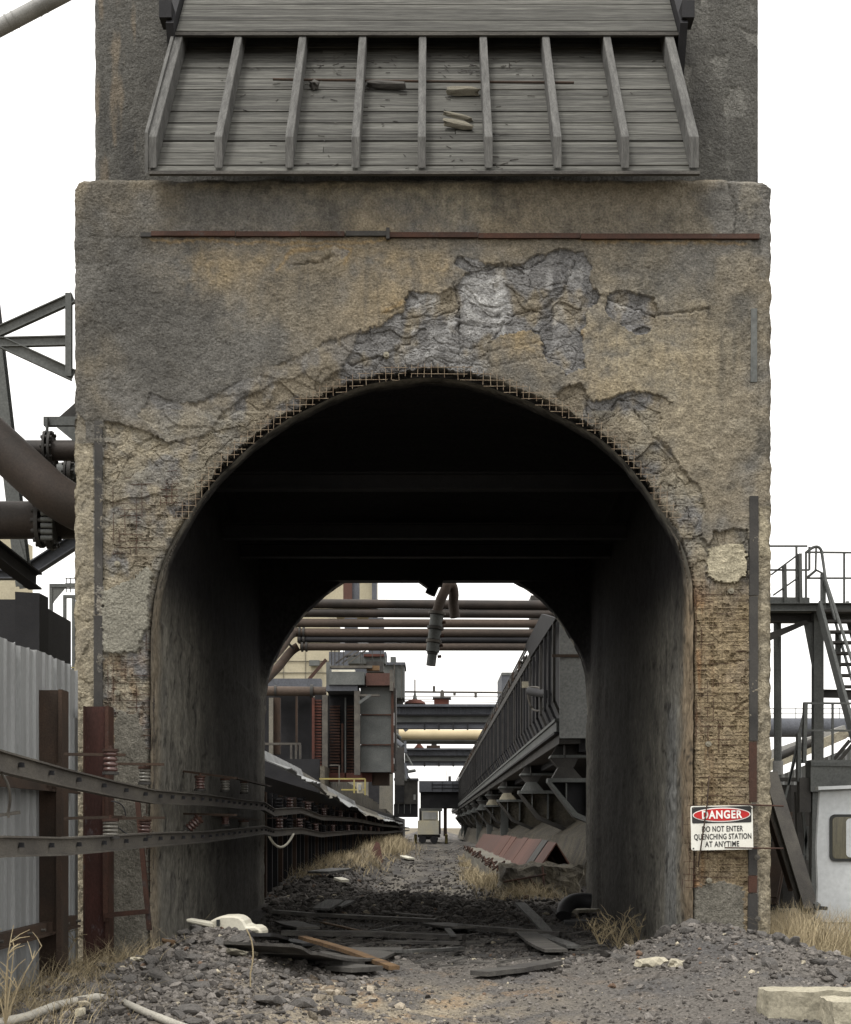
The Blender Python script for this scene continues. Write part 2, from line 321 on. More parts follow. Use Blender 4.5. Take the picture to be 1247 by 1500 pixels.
def facade():
    st = 1.55
    px = np.arange(108, 1131.5, st); py = np.arange(261, 1425, st)
    X, Y = np.meshgrid(px, py); nx, ny = len(px), len(py)
    # ragged outline
    wx = 7*fbm(X/26, Y/26, 101, 3); wy = 7*fbm(X/26, Y/26, 111, 3)
    fx = 2.2*noise(X/5, Y/5, 121); fy = 2.2*noise(X/5, Y/5, 131)
    XW, YW = X+wx+fx, Y+wy+fy
    A = [(599,427),(645,430),(673,413),(690,398),(664,388),(672,374),(700,378),(712,388),(736,384),(760,389),(779,376),(800,372),(823,364),(854,369),(868,388),(861,410),(878,432),(862,456),(854,485),(857,538),(828,550),(820,536),(799,524),(796,490),(770,480),(746,487),(712,500),(717,535),(700,560),(560,560),(440,620),(430,590),(500,540),(524,490),(548,478),(592,456)]
    B = [(892,432),(909,425),(933,432),(957,437),(967,456),(950,485),(929,492),(900,471),(888,451)]
    Cc = [(812,575),(850,560),(870,590),(894,583),(940,573),(961,578),(984,588),(971,601),(966,637),(987,663),(996,683),(1028,719),(1032,748),(1024,790),(1040,800),(1045,790),(1046,776),(1092,774),(1100,800),(1098,1420),(1000,1420),(1000,780),(940,690),(860,620)]
    Dd = [(150,614),(190,624),(246,648),(300,640),(330,600),(400,560),(450,545),(480,580),(300,760),(225,880),(225,1420),(152,1420)]
    Gg = [(488,360),(515,366),(505,380),(492,386),(470,392)]
    sp = inpoly(XW, YW, A) | inpoly(XW, YW, B) | inpoly(XW, YW, Cc) | inpoly(XW, YW, Dd)
    sh = inpoly(XW, YW, [(205,607),(221,578),(262,592),(300,585),(345,560),(420,530),(480,500),(530,485),(540,560),(330,640),(246,650)]) | inpoly(XW, YW, Gg) | inpoly(XW, YW, [(108,600),(138,640),(150,1420),(100,1420)]) & (noise(X/30,Y/70,77)>-.25)
    sp2 = inpoly(XW, YW, [(1113,745),(1135,800),(1135,1420),(1112,1420)])
    # remains of render and repair patches standing proud in the broken zones
    patch = inpoly(X+fx*1.5, Y+fy*1.5, [(150,868),(170,858),(196,846),(215,828),(224,842),(216,880),(219,915),(206,935),(203,955),(152,957),(149,905)])
    slab = inpoly(X+fx*1.3, Y+fy*1.3, [(1037,803),(1060,796),(1089,797),(1095,812),(1093,842),(1079,854),(1048,852),(1036,840)])
    slab2 = inpoly(X+fx, Y+fy, [(1113,742),(1130,775),(1130,815),(1113,815)])
    cem = inpoly(X+fx*2, Y+fy*2, [(1018,1300),(1060,1290),(1090,1300),(1092,1420),(1008,1420)]) | inpoly(X+wx, Y+wy, [(172,1040),(200,1045),(222,1110),(222,1420),(158,1420),(160,1120)])
    dA = segdist(X, Y, ARCHS)
    inside = inpoly(X, Y, ARCHS+[(1012,1500),(222,1500)])
    big = fbm(X/190, Y/190, 1, 4); mid = fbm(X/60, Y/60, 2, 5); fine = fbm(X/15, Y/15, 3, 4)
    lum = noise(X/3.4, Y/3.4, 4)+.6*noise(X/2.0, Y/2.0, 5)
    h = .018*mid+.009*fine+.006*lum*(.55+.45*sstep(-.2,.2,mid))
    # sagging folds of render
    h += .006*ridge(X/70+.3*mid, Y/38, 6, 3)*sstep(480,600,Y)
    # spalled concrete: steps and ridges
    terr = fbm(X/75+.6*noise(X/40,Y/40,9), Y/30+.6*noise(X/40,Y/40,10), 8, 4)
    terr = np.floor(terr*7)/7*.6+terr*.4
    rk = ridge(X/34, Y/18, 11, 5)
    wa = 1.2*noise(X/50,Y/50,9); wb = 1.2*noise(X/50,Y/50,10)
    d1, d2, idv = worley(X/46+wa, Y/24+wb, 18); e1, e2, idw = worley(X/17+wb, Y/11+wa, 19)
    fac = .03*(idv-.5)-.012*(1-sstep(0,.09,d2-d1))+.010*(idw-.5)-.006*(1-sstep(0,.12,e2-e1))*(noise(X/30,Y/30,20)>0)
    hs_ = -.031+.85*fac+.008*rk+.016*terr+.003*lum+.007*fine
    hs_ = np.where((Y>850), -.024+.4*fac+.006*rk+.010*terr+.003*lum+.006*fine, hs_)
    hs_old = -.044+.044*terr+.026*rk+.004*lum+.008*fine
    wsp, wsp2 = [np.clip(a,0,1) for a in (sp.astype(float), sh.astype(float))]
    h = np.where(sp, hs_, h); h = np.where(sh & ~sp, h*.8-.012+.6*fac+.005*rk, h)
    h = np.where(sp2, h-.012+.01*fine, h)
    smooth_patch = .004+.008*mid+.004*fine+.005*lum
    h = np.where(patch, smooth_patch+.006, h); h = np.where(slab, .008+.012*fine+.012*ridge(X/25,Y/16,12,3)*.6, h); h = np.where(slab2, .004+.004*fine, h)
    h = np.where(cem, -.018+.012*mid+.006*fine+.012*ridge(X/40,Y/50,14,3)*.5, h)
    # wire lath pressed through the thin mortar
    grid = np.maximum(np.cos(X/6.3*2*np.pi)**6*(np.cos(X/6.3*2*np.pi)>0), np.cos(Y/6.9*2*np.pi)**6*(np.cos(Y/6.9*2*np.pi)>0))
    lathL = inpoly(XW, YW, [(168,770),(215,745),(245,700),(262,690),(270,740),(236,800),(226,860),(222,1420),(205,1420),(205,960),(152,960),(152,1050),(205,1060),(220,860),(205,820),(165,830)])
    lathR = inpoly(XW, YW, [(985,735),(1010,740),(1030,850),(1095,855),(1095,1300),(1010,1300),(1004,860),(1004,820)])
    lath = (lathL | lathR) & sp & ~patch & ~slab & ~cem
    holes = lath & (fbm(X/17, Y/17, 15, 3) > .2)
    h = np.where(lath, h*.9-.004+.005*grid, h); h = np.where(holes, h-.016*(1-grid), h)
    # cracks
    def crack(pts, w, d):
        nonlocal h
        dd = segdist(X+3*noise(X/9,Y/9,31), Y+3*noise(X/9,Y/9,32), pts); h = h-d*np.exp(-(dd/w)**2); return dd
    crs = [[(665,415),(672,440),(674,520)],[(590,465),(640,462),(673,450)],[(690,398),(740,386),(775,392),(800,378)],[(745,460),(800,450),(830,420),(842,380)],
           [(430,388),(470,384),(490,372)],[(880,432),(960,462),(1040,452)],[(1065,268),(1072,285),(1080,310),(1076,345)],[(940,575),(905,585),(895,600)],[(930,600),(960,640),(985,665)],
           [(600,500),(560,520),(500,535)],[(1040,975),(1090,968)],[(1045,1035),(1075,1043),(1095,1028)],[(1030,1240),(1090,1262)],[(740,470),(720,500),(690,510)]]
    for c in crs: crack(c, 1.7, .022)
    for sy in (440,470,505,528): crack([(560,sy+20),(640,sy-4),(720,sy+9),(840,sy-14)], 1.5, .010)
    # raised string-course line and construction joints
    crack([(152,490),(154,620)], 1.5, .006); h += .006*np.exp(-((X-158)/3.)**2)*(Y>490)*(Y<620)
    crack([(1112,350),(1112,730)], 1.4, .010); crack([(1098,370),(1096,600),(1100,720)], 1.4, .006)
    crack([(108,348),(1130,350)], 2.0, .004)
    # rounding at outer corners and top
    ed = np.minimum(np.minimum(X-108, 1131-X), Y-261); h -= .05*(1-sstep(0,9,ed+2*fine))**2
    # ring torn open above the arch, rounded jambs below
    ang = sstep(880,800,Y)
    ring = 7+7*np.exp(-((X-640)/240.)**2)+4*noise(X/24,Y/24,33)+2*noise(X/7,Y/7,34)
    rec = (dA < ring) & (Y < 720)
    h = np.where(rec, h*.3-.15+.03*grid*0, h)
    jr = (1-sstep(0,14,dA)); h -= .10*jr**2*(Y>=700)
    h -= .03*(1-sstep(0,60,dA))*(Y<760)
    # --- colour
    grey = np.array((.185,.178,.163)); ochre = np.array((.25,.215,.158)); dark = np.array((.092,.089,.082)); tanc = np.array((.31,.282,.225)); pale = np.array((.34,.325,.29))
    def mix(c, t, f): return c*(1-f[...,None])+np.array(t)*f[...,None]
    col = np.broadcast_to(grey, X.shape+(3,)).copy()
    col = mix(col, ochre, .85*sstep(-.22,.28,big+.5*mid+.25*sstep(300,500,X)-.15))
    col = mix(col, dark, .68*sstep(-.05,.42,fbm(X/75,Y/85,42,5)+.15*(X<330)))
    col = mix(col, tanc, .42*sstep(.0,.4,mid+.25*fine)*sstep(250,600,X+Y*.2))
    for bx,by,rx,ry,f in [(300,395,60,40,.6),(410,385,70,35,.55),(545,375,60,30,.6),(560,450,60,40,.5),(780,500,60,30,.75),(930,520,90,60,.6),(700,340,200,30,.4),(880,590,60,50,.4),(1010,520,40,120,.35),(640,400,70,30,.55)]:
        col = mix(col, (.30,.232,.135), f*np.exp(-((X-bx)/rx)**2-((Y-by)/ry)**2)*np.clip(.75+1.3*mid+.7*fine,0,1.5))
    for bx,by,rx,ry,f in [(175,440,75,130,.75),(240,470,60,80,.6),(310,480,60,60,.4),(450,420,60,55,.6),(690,480,40,30,.3),(880,330,150,50,.65),(650,310,70,22,.45),(290,310,170,24,.65),(560,358,220,14,.55),(180,350,60,30,.5),(960,400,60,40,.4),(380,540,90,40,.35),(500,520,50,40,.4),(1000,400,80,60,.35),(430,330,90,14,.3),(300,560,120,60,.3),(1060,500,50,120,.2),(820,350,120,16,.4)]:
        col = mix(col, dark, f*np.exp(-((X-bx)/rx)**2-((Y-by)/ry)**2)*(.75+.6*mid))
    for bx,by,rx,ry,f in [(520,275,120,16,.5),(680,295,40,28,.5),(300,270,60,10,.3),(620,278,60,14,.35),(980,560,120,120,.35),(930,520,70,60,.25)]:
        col = mix(col, (.38,.34,.25), f*np.exp(-((X-bx)/rx)**2-((Y-by)/ry)**2)*np.clip(.9+1.2*fine,0,1.6))
    streak = fbm(X/9, Y/160, 41, 4)
    col = mix(col, dark, .35*sstep(.05,.5,streak)*sstep(350,420,Y)*(1-sstep(520,700,Y)))
    # orange bloom along cracks
    for pts in [[(405,395),(430,365),(515,362),(508,388)],[(220,352),(440,356),(570,352)],[(850,352),(1090,356)],[(565,455),(592,440)],[(855,470),(853,500)]]:
        col = mix(col, (.32,.22,.10), .5*np.exp(-(segdist(XW,YW,pts)/2.5)**2))
    # spalled concrete colours
    cs = np.broadcast_to(np.array((.235,.205,.155)), X.shape+(3,)).copy()
    cs = mix(cs, (.17,.172,.178), .85*sstep(-.15,.2,fbm(X/45,Y/60,51,4)+.25*((Y<560)&(X>500))))
    cs = mix(cs, (.42,.42,.415), .75*sstep(-.02,.35,fbm(X/24,Y/60,52,4))*np.exp(-((X-710)/150.)**2-((Y-445)/75.)**2))
    for bx,by,rx,ry in [(715,415,22,28),(690,445,8,50),(620,440,14,18),(820,460,9,22),(910,445,14,10),(715,450,25,40),(845,400,12,14),(690,535,40,14),(610,520,30,12)]: cs = mix(cs, (.5,.5,.49), .45*np.exp(-((X-bx)/rx)**2-((Y-by)/ry)**2)*np.clip(.8+1.5*fine,0,1.4))
    cs = mix(cs, (.085,.085,.088), .7*sstep(.0,.3,fbm(X/30,Y/80,53,3))*np.exp(-((X-830)/60.)**2-((Y-440)/90.)**2))
    cs = mix(cs, (.27,.25,.2), .6*((Y>600)*1.)*sstep(-.3,.2,mid))
    cs = mix(cs, (.33,.29,.215), .7*sstep(.0,.35,fbm(X/40,Y/40,54,4))*(Y>600))
    right = sstep(985,1010,X)*sstep(820,900,Y)
    cs = mix(cs, (.30,.225,.125), .62*right); cs = mix(cs, (.24,.11,.04), .7*right*sstep(-.05,.35,fbm(X/14,Y/90,55,4))*np.exp(-((X-1012)/26.)**2))
    cs = mix(cs, (.26,.17,.09), .45*(1-sstep(190,240,X))*sstep(900,1000,Y)*sstep(0,.4,fbm(X/20,Y/50,56,3)))
    col = np.where(sp[...,None], cs, col); col = np.where((sh&~sp)[...,None], col*.45+cs*.6, col)
    col = np.where((patch)[...,None], np.array((.25,.24,.2))*(1+.35*mid[...,None]), col)
    col = np.where((slab|slab2)[...,None], np.array((.42,.38,.28))*(1+.3*fine[...,None]), col)
    col = np.where(cem[...,None], np.array((.17,.16,.135))*(1+.4*mid[...,None]), col)
    edgeC = (X>1112)&(Y>740)|((X<136)&(Y>650)); col = np.where(edgeC[...,None], col*.35+np.array((.33,.29,.21))*.65*(1+.5*fine[...,None]), col)
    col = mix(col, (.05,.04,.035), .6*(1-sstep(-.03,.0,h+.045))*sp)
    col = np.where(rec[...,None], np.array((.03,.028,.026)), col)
    col = mix(col, (.05,.047,.043), .55*(1-sstep(0,45,dA))*(Y<700)*sstep(-.3,.2,fine))      # soot licked up round the crown
    col = mix(col, (.09,.06,.04), .35*lath*grid); col *= 1.03*(1+.3*fine+.15*lum)[...,None]; col = np.clip(col, .012, .7)
    # --- mesh with the arch cut out, rim vertices pulled onto the curve
    arr = np.array(dense(ARCHS, 1.2)); keep = ~inside
    fk = keep[:-1,:-1] & keep[1:,:-1] & keep[:-1,1:] & keep[1:,1:]
    xo = X.copy(); yo = Y.copy()
    near = (dA < st*1.5) & keep
    nb = np.argwhere(near)
    for r, c in nb:
        d = (arr[:,0]-X[r,c])**2+(arr[:,1]-Y[r,c])**2; k = d.argmin(); xo[r,c], yo[r,c] = arr[k]
    # outline wobble
    xo += (1-sstep(0,30,X-108))*5.5*fbm(Y/34,Y*0,71,5)+sstep(1100,1131,X)*4*fbm(Y/26,Y*0+3,72,5)
    yo += (1-sstep(0,12,Y-265))*5*fbm(X/60,X*0,73,4)
    tl = np.clip(14-(X-108),0,14)*np.clip(14-(Y-261),0,14)/14; xo += tl*.45; yo += tl*.45; tr_ = np.clip(12-(1131-X),0,12)*np.clip(12-(Y-261),0,12)/12; xo -= tr_*.45; yo += tr_*.45+np.clip(X-1050,0,80)/80*4*(1-sstep(0,14,Y-261))
    W_ = np.stack([(xo-CX)/150, D-h, EYE+(HY-yo)/150], -1).reshape(-1,3)
    r, c = np.nonzero(fk); a = r*nx+c; Fq = np.stack([a, a+nx, a+nx+1, a+1], 1)
    V = W_; Cc_ = col.reshape(-1,3)
    # skirts: push outer rows back so that the slab has thickness
    def skirt(idx, back):
        nonlocal V, Fq, Cc_
        b = len(V); nv = V[idx].copy(); nv[:,1] += back; V = np.vstack([V, nv]); Cc_ = np.vstack([Cc_, Cc_[idx]])
        i = np.arange(len(idx)-1); Fq = np.vstack([Fq, np.stack([idx[i], idx[i+1], b+i+1, b+i],1)])
    skirt(np.arange(nx), .5); skirt(np.arange(ny)*nx, .5); skirt(np.arange(ny)*nx+nx-1, .5)
    used = np.zeros(len(V), bool); used[Fq.ravel()] = True; rm = np.cumsum(used)-1
    o = npmesh('front_wall', V[used]-np.array([0,D,0]), rm[Fq], M['stucco'], tower, col=Cc_[used]); sm = np.ones(len(Fq), bool); sm[:len(r)] = ~(sp & ~patch & ~cem)[r,c]; o.data.polygons.foreach_set('use_smooth', sm); return o
fw = facade()

def lining():
    prof = np.array(dense(ARCHS, 5)); n = len(prof)
    dep = np.concatenate([np.arange(D+.02, D+3, .04), np.arange(D+3, 24.55, .12)]); m = len(dep)
    px, T = np.meshgrid(prof[:,0], dep); py, _ = np.meshgrid(prof[:,1], dep)
    t = np.gradient(prof, axis=0); nrm = np.stack([-t[:,1], t[:,0]],1); nrm /= np.linalg.norm(nrm,axis=1)[:,None]   # towards the void
    s = np.cumsum(np.r_[0, np.hypot(*np.diff(prof,axis=0).T)]); Sg, _ = np.meshgrid(s, dep)
    wall = sstep(800, 900, py)
    d = 2.6*fbm(Sg/60, T*1.6, 201, 5)+wall*(2.2*ridge(T*3.1, Sg/110, 202, 4)+1.5*fbm(T*9, Sg/160, 203, 3))+1.2*fbm(Sg/14, T*7, 204, 3)
    g = np.maximum(np.cos(T*22*2*np.pi/1.0/2)**8, np.cos(Sg/7*2*np.pi)**8)
    lathz = (T < D+1.5)*(fbm(T*1.2, Sg/120, 205, 2) > -.1)*wall
    d = d+lathz*1.2*g
    d = d*sstep(0, .1, T-D)+(-3.5)*(1-sstep(0,.25,T-D))*sstep(700,800,py)
    cham = sstep(.30,.34,T-D)*(1-sstep(24.02,24.06,T))
    rtt = px > 617; d -= 6*rtt*sstep(2.3,2.34,T-D)*(1-sstep(22.8,22.85,T)); d -= 2.5*(~rtt)*sstep(2.9,3.0,T-D)*(1-sstep(23.2,23.3,T))
    d += 2.0*fbm(T*4,Sg/40,206,4)+3*np.clip(fbm(T*1.1,Sg/90,207,3),0,1)
    up = np.clip(900-py,0,999); xt = np.clip(617+(px-617)*2.3, 221, 1014); xt = np.where(up > 0, xt, px); yt = py-.2*up
    px = px*(1-cham)+xt*cham; py = py*(1-cham)+yt*cham
    X = px+nrm[None,:,0]*d*-1*(-1); Y = py+nrm[None,:,1]*d
    # keep nrm pointing inwards
    cx, cy = 617, 900
    col = np.broadcast_to(np.array((.18,.172,.148)), px.shape+(3,)).copy()
    def mix(t_, f):
        nonlocal col; col = col*(1-f[...,None])+np.array(t_)*f[...,None]
    mix((.25,.238,.2), .6*sstep(-.1,.4,fbm(T*2.5, Sg/110, 211, 5))); mix((.1,.097,.09), .55*sstep(.0,.4,fbm(T*3.5,Sg/70,219,5)))
    right = (px > 617)*1.; fr = 1-sstep(.0,.9,T-D)
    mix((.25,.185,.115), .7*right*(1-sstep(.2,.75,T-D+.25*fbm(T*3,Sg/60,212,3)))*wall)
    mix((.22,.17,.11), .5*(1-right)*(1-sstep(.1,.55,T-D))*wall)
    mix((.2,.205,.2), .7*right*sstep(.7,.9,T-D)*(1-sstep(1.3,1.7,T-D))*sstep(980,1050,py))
    mix((.07,.066,.06), .45*sstep(.1,.4,fbm(T*8, Sg/200, 213, 4))); mix((.03,.028,.026), .8*sstep(.8,.95,ridge(T*1.6+.5*fbm(T*5,Sg/30,9,3), Sg/170, 216, 2)))
    soot_shade = np.maximum(sstep(1000,760,py+70*fbm(T*1.3,Sg/200,218,3))*cham, sstep(1.6,6.0,T-D+1.2*fbm(T*1.2,Sg/70,214,4)+1.2*(1-sstep(820,1150,py))))  # soot with the tunnel's shade painted in, darker inward and up the vault
    soot_shade = soot_shade*(1-.45*sstep(23.2,24.2,T)*wall)
    mix((.046,.043,.039), .92*soot_shade); mix((.024,.023,.024), .95*(1-wall)*sstep(.0,.25,T-D+.12*fbm(T*6,Sg/30,217,3))); col *= (1+.3*fbm(T*11, Sg/60, 215, 3))[...,None]
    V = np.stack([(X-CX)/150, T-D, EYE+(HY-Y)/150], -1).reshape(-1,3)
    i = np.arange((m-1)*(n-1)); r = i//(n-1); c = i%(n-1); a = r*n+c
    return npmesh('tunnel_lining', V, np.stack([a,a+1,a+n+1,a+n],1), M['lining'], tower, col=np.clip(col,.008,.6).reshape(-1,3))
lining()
# body behind the front wall
zt = EYE+(HY-268)/150
MB().box((-3.46,D+.3,-.5),(-3.12,24.5,zt)).build('side_wall', M['concrete'], tower)
MB().box((2.9,D+.3,-.5),(3.29,24.5,zt)).build('side_wall', M['concrete'], tower)
MB().box((-3.12,D+.3,6.45),(2.9,24.5,zt-.003)).build('ceiling_slab', M['concrete'], tower)
b = MB(); pr = [((x-CX)/150, EYE+(HY-y)/150) for x,y in ARCHS]
for (x1,z1),(x2,z2) in zip(pr[:-1], pr[1:]):                # rear wall as a ring round the tunnel mouth
    def outp(x,z):
        if z > 4.2: return (max(-3,min(3,x*1.5)), 6.3)
        return (-3.0 if x < 0 else 3.0, z)
    a1, a2 = outp(x1,z1), outp(x2,z2)
    q = [(x1,z1),(x2,z2),a2,a1]
    b.prism([(x,24.3,z) for x,z in q], (0,.2,0))
b.build('rear_wall', M['concrete'], tower)
zl = EYE+(HY-850)*24.0/F
b = MB(); b.box((-2.3,24.0,zl),(2.3,24.29,6.2)); b.build('lintel', M['blacksteel'], tower)
for Yb, zb in ((17.6,5.35),(19.8,5.2),(21.6,5.28)):
    MB().ibeam((-2.9,Yb,zb),(2.7,Yb,zb),.16,.2,.02).build('roof_beam', M['blacksteel'], tower)
# tower shaft over the ledge
def shaft():
    Yt = D+2.6; px = np.concatenate([np.arange(138,1114,2.)]); py = np.arange(-420,275,2.)
    X, Y = np.meshgrid(px, py); mid = fbm(X/70,Y/70,301,4); fine = fbm(X/14,Y/14,302,4); lum = noise(X/3.6,Y/3.6,303)
    sp = (fbm(X/55,Y/70,304,4) > .22) & (X > 900) & (Y < 170)
    h = .012*mid+.008*fine+.006*lum-.010*sp
    h -= .01*np.exp(-(segdist(X+4*fine,Y,[(156,-400),(150,60),(160,260)])/2.)**2)
    h -= .05*(1-sstep(0,8,np.minimum(X-138,1113-X)))**2
    col = np.broadcast_to(np.array((.125,.122,.112)), X.shape+(3,)).copy()
    col = col*(1-(.7*sstep(-.1,.4,fbm(X/80,Y/120,305,3)))[...,None])+np.array((.078,.077,.074))*(.7*sstep(-.1,.4,fbm(X/80,Y/120,305,3)))[...,None]
    f = .5*sstep(.0,.4,fbm(X/20,Y/90,306,4))*(X<200); col = col*(1-f[...,None])+np.array((.27,.22,.16))*f[...,None]
    f = .55*sp+.35*sstep(.1,.5,fbm(X/20,Y/60,307,4))*(X>1000); col = col*(1-f[...,None])+np.array((.24,.235,.215))*f[...,None]
    col *= (1+.25*fine+.12*lum)[...,None]
    XO = X+(1-sstep(0,20,X-138))*2*fbm(Y/40,Y*0,308,3)
    V = np.stack([(XO-CX)*Yt/F, 2.6-h, EYE+(HY-Y)*Yt/F], -1).reshape(-1,3); nx, ny = len(px), len(py)
    i = np.arange((ny-1)*(nx-1)); r = i//(nx-1); c = i%(nx-1); a = r*nx+c; Fq = np.stack([a,a+nx,a+nx+1,a+1],1); C = col.reshape(-1,3)
    for idx in (np.arange(ny)*nx, np.arange(ny)*nx+nx-1):
        b = len(V); nv = V[idx].copy(); nv[:,1] += .6; V = np.vstack([V,nv]); C = np.vstack([C,C[idx]]); k = np.arange(len(idx)-1)
        Fq = np.vstack([Fq, np.stack([idx[k],idx[k+1],b+k+1,b+k],1)])
    npmesh('shaft_wall', V, Fq, M['stucco'], tower, col=np.clip(C,.01,.6))
shaft()
MB().box((-3.8,D+3.0,7.65),(3.7,23.8,16)).build('shaft', M['concrete'], tower)

# steel angle along the ledge, in lengths, and the edge strips
for x0,x1,mt,dz in [(222,345,'rust',0),(346,440,'rust',.5),(441,505,'rust',.5),(507,566,'darksteel',0),(569,700,'rust',2),(701,850,'rust',3),(851,1112,'rust',4)]:
    y0 = 340+dz; b = MB(); b.box(((x0-CX)/150, D-.035, EYE+(HY-y0-7)/150),((x1-CX)/150, D+.05, EYE+(HY-y0)/150), .002)
    b.build('steel_angle', M[mt], tower)
MB().beam(P(206,344,D-.02),P(222,344,D-.02),.03,.04).build('steel_angle', M['darksteel'], tower)
MB().box(((566-CX)/150,D-.05,EYE+(HY-352)/150),((571-CX)/150,D,EYE+(HY-336)/150)).build('bolt_lug', M['darksteel'], tower)
def strip(x0,x1,y0,y1,m,o=.012,lab=None):
    MB().box(((x0-CX)/150,D-o,EYE+(HY-y1)/150),((x1-CX)/150,D+.09,EYE+(HY-y0)/150),.003).build('corner_strip', M[m], tower, lab)
strip(139,150,616,900,'darksteel',.008); strip(138,150,902,1045,'darksteel',.01)
strip(1100,1109,452,560,'greysteel',.006); strip(1098,1111,727,872,'darksteel',.014); strip(1098,1110,874,1085,'darksteel',.012)
strip(1098,1109,1087,1175,'rust',.012); strip(1097,1109,1240,1282,'darksteel',.014); strip(1097,1109,1283,1308,'rust',.014); strip(1096,1110,1309,1362,'darksteel',.016)
for x,y in ((1071,866),(1038,1090),(1104,1180),(1109,1256),(1039,1290),(1110,1346),(172,826),(172,1015),(566,520)):    # washers and anchor plates
    c = P(x,y,D); b = MB(); b.tube([c+Vector((0,-.02,0)),c+Vector((0,.04,0))],.028,10); b.tube([c+Vector((0,-.04,0)),c+Vector((0,0,0))],.011,6)
    b.build('anchor_washer', M['bark'] if x < 1090 else M['rail'], tower)

# wire lath hanging free round the arch crown
b = MB()
arr = np.array(dense(ARCHS, 2)); 
gx, gy = np.meshgrid(np.arange(230,1042,2.), np.arange(520,822,2.))
RB = segdist(gx, gy, ARCHS); RB = np.where(inpoly(gx, gy, ARCHS+[(1012,1500),(222,1500)]), -RB, RB)
def ringband(x, y):
    i, j = int((y-520)/2), int((x-230)/2)
    return 0 <= i < RB.shape[0] and 0 <= j < RB.shape[1] and -1 < RB[i,j] < 21
for ax in (0,1):
    rngs = np.arange(248,1000,9.6) if ax == 0 else np.arange(538,790,9.2)
    for c0 in rngs:
        run = []; q = 530 if ax == 0 else 240
        while q < (820 if ax == 0 else 1040):
            x, y = (c0, q) if ax == 0 else (q, c0)
            if ringband(x, y) and (y < 760) and noise(np.array([x/9.]),np.array([y/9.+ax*7]),88)[0] < .5: run.append((x,y))
            else:
                if len(run) > 3: b.beam(P(*run[0], D-.012-.002*ax+.012*noise(np.array([c0/30.]),np.array([q/20.]),5)[0]), P(run[-1][0]+random.uniform(-1.5,1.5),run[-1][1]+random.uniform(-1,1), D-.012-.002*ax), .0042, .0042)
                run = []
            q += 2
b.build('wire_lath', M['lathwire'], tower, kind='stuff')

b = MB(); r_ = random.Random(21)
def piece(x0,y0,x1,y1):
    dd = D+.022+r_.uniform(-.006,.006); b.beam(P(x0,y0,dd),P(x1,y1,dd+r_.uniform(-.004,.004)),.0045,.0045)
for (xa,xb,ya,yb,pr_) in ((1020,1095,862,1296,.6),(166,222,700,812,.7),(158,220,962,1052,.65),(206,222,1050,1350,.7),(206,222,860,960,.7),(1000,1024,1180,1300,.6),(235,262,690,740,.9)):
    y = ya
    while y < yb:
        x = xa+r_.uniform(0,12)
        while x < xb-6:
            l = r_.uniform(10,55); 
            if r_.random() < pr_: piece(x,y+r_.uniform(-.8,.8),min(xb,x+l),y+r_.uniform(-.8,.8))
            x += l+r_.uniform(1,10)
        y += 9.2
    x = xa
    while x < xb:
        y = ya+r_.uniform(0,20)
        while y < yb-6:
            l = r_.uniform(12,60)
            if r_.random() < pr_*(.9 if (xb-xa<40 or x<xa+30) else .35): piece(x+r_.uniform(-.6,.6),y,x+r_.uniform(-.6,.6),min(yb,y+l))
            y += l+r_.uniform(2,14)
        x += 8.4
b.build('pier_lath', M['rust'], tower, kind='stuff')

# timber louvres: lower one with rafters, upper one overlapping it
L0 = P(0,0,1)
Yl, Yu = 14.42, 15.98
pl = lambda px,py,Y: P(px,py,Y)
z_b = pl(0,200,Yl).z; z_t = pl(0,48,Yu).z; sl_ = Vector((0, Yu-Yl, z_t-z_b)).normalized(); nr = Vector((0,-sl_.z,sl_.y))   # nr: outward normal, up and towards the camera
louv = tag(link(bpy.data.objects.new('timber_louver', None), tower, (0,Yl,z_b)), 'lower louvre of grey boards crossed by nine rafters')
hv = .335; xl0, xr0 = (219-CX)*Yl/F, (1025-CX)*Yl/F
base = Vector((0, Yl, z_b-hv))
bw = .128; nb_ = 24; pmesh = {}
random.seed(3)
for i in range(nb_):
    s0 = i*bw; t = .028; o1 = random.uniform(-.007,.007)
    segs = [(xl0, xr0)] if i % 3 else [(xl0, xl0+random.uniform(1.3,3.6)), None]
    if segs[-1] is None: segs = [segs[0], (segs[0][1]+.003, xr0)]
    for (xa, xb) in segs:
        a = base+sl_*(s0+.004)+nr*o1; e = sl_*(bw-random.choice([.007,.009,.016])); n_ = nr*-t
        xa_, xb_ = xa+random.uniform(-.006,.006), xb+random.uniform(-.006,.006)*(xb == xr0)
        b = MB(); vs = [Vector((xa_,a.y,a.z)),Vector((xb_,a.y,a.z))]; vs = vs+[v+e for v in vs[::-1]]
        b.prism(vs, n_); b.build('board', M['wood'], louv)
# rafters
rb = [223,320,424,521,618,716,817,916,1017]
for k, x in enumerate(rb):
    X0 = (x-CX)*Yl/F; w = .078; Ls = (Yu-Yl)/sl_.y+1.2
    a = Vector((X0, Yl-.005, z_b-hv+.03)); e = sl_*Ls; e.x = 0
    b = MB(); hh = hv-.03
    if k == 0: w = .085
    if k == 8: w = .095
    tl = [a+Vector((-w/2,0,0)), a+Vector((w/2,0,0)), a+Vector((w/2,0,hh)), a+Vector((-w/2,0,hh))]
    b.prism(tl, e); r_ = b.build('rafter', M['rafter'], louv, bevel=.006)
b = MB(); a = Vector((xl0-.012, Yl-.02, z_b-hv-.02)); b.prism([a, a+Vector((-.03,0,0)), a+Vector((-.03,0,hv+.05)), a+Vector((0,0,hv+.05))], sl_*3.4); b.build('side_board', M['rafter'], louv)
b = MB(); b.box((xl0,Yl-.03,z_b-hv-.035),(xr0,Yl+.02,z_b-hv-.006)); b.build('edge_board', M['plank'], louv)
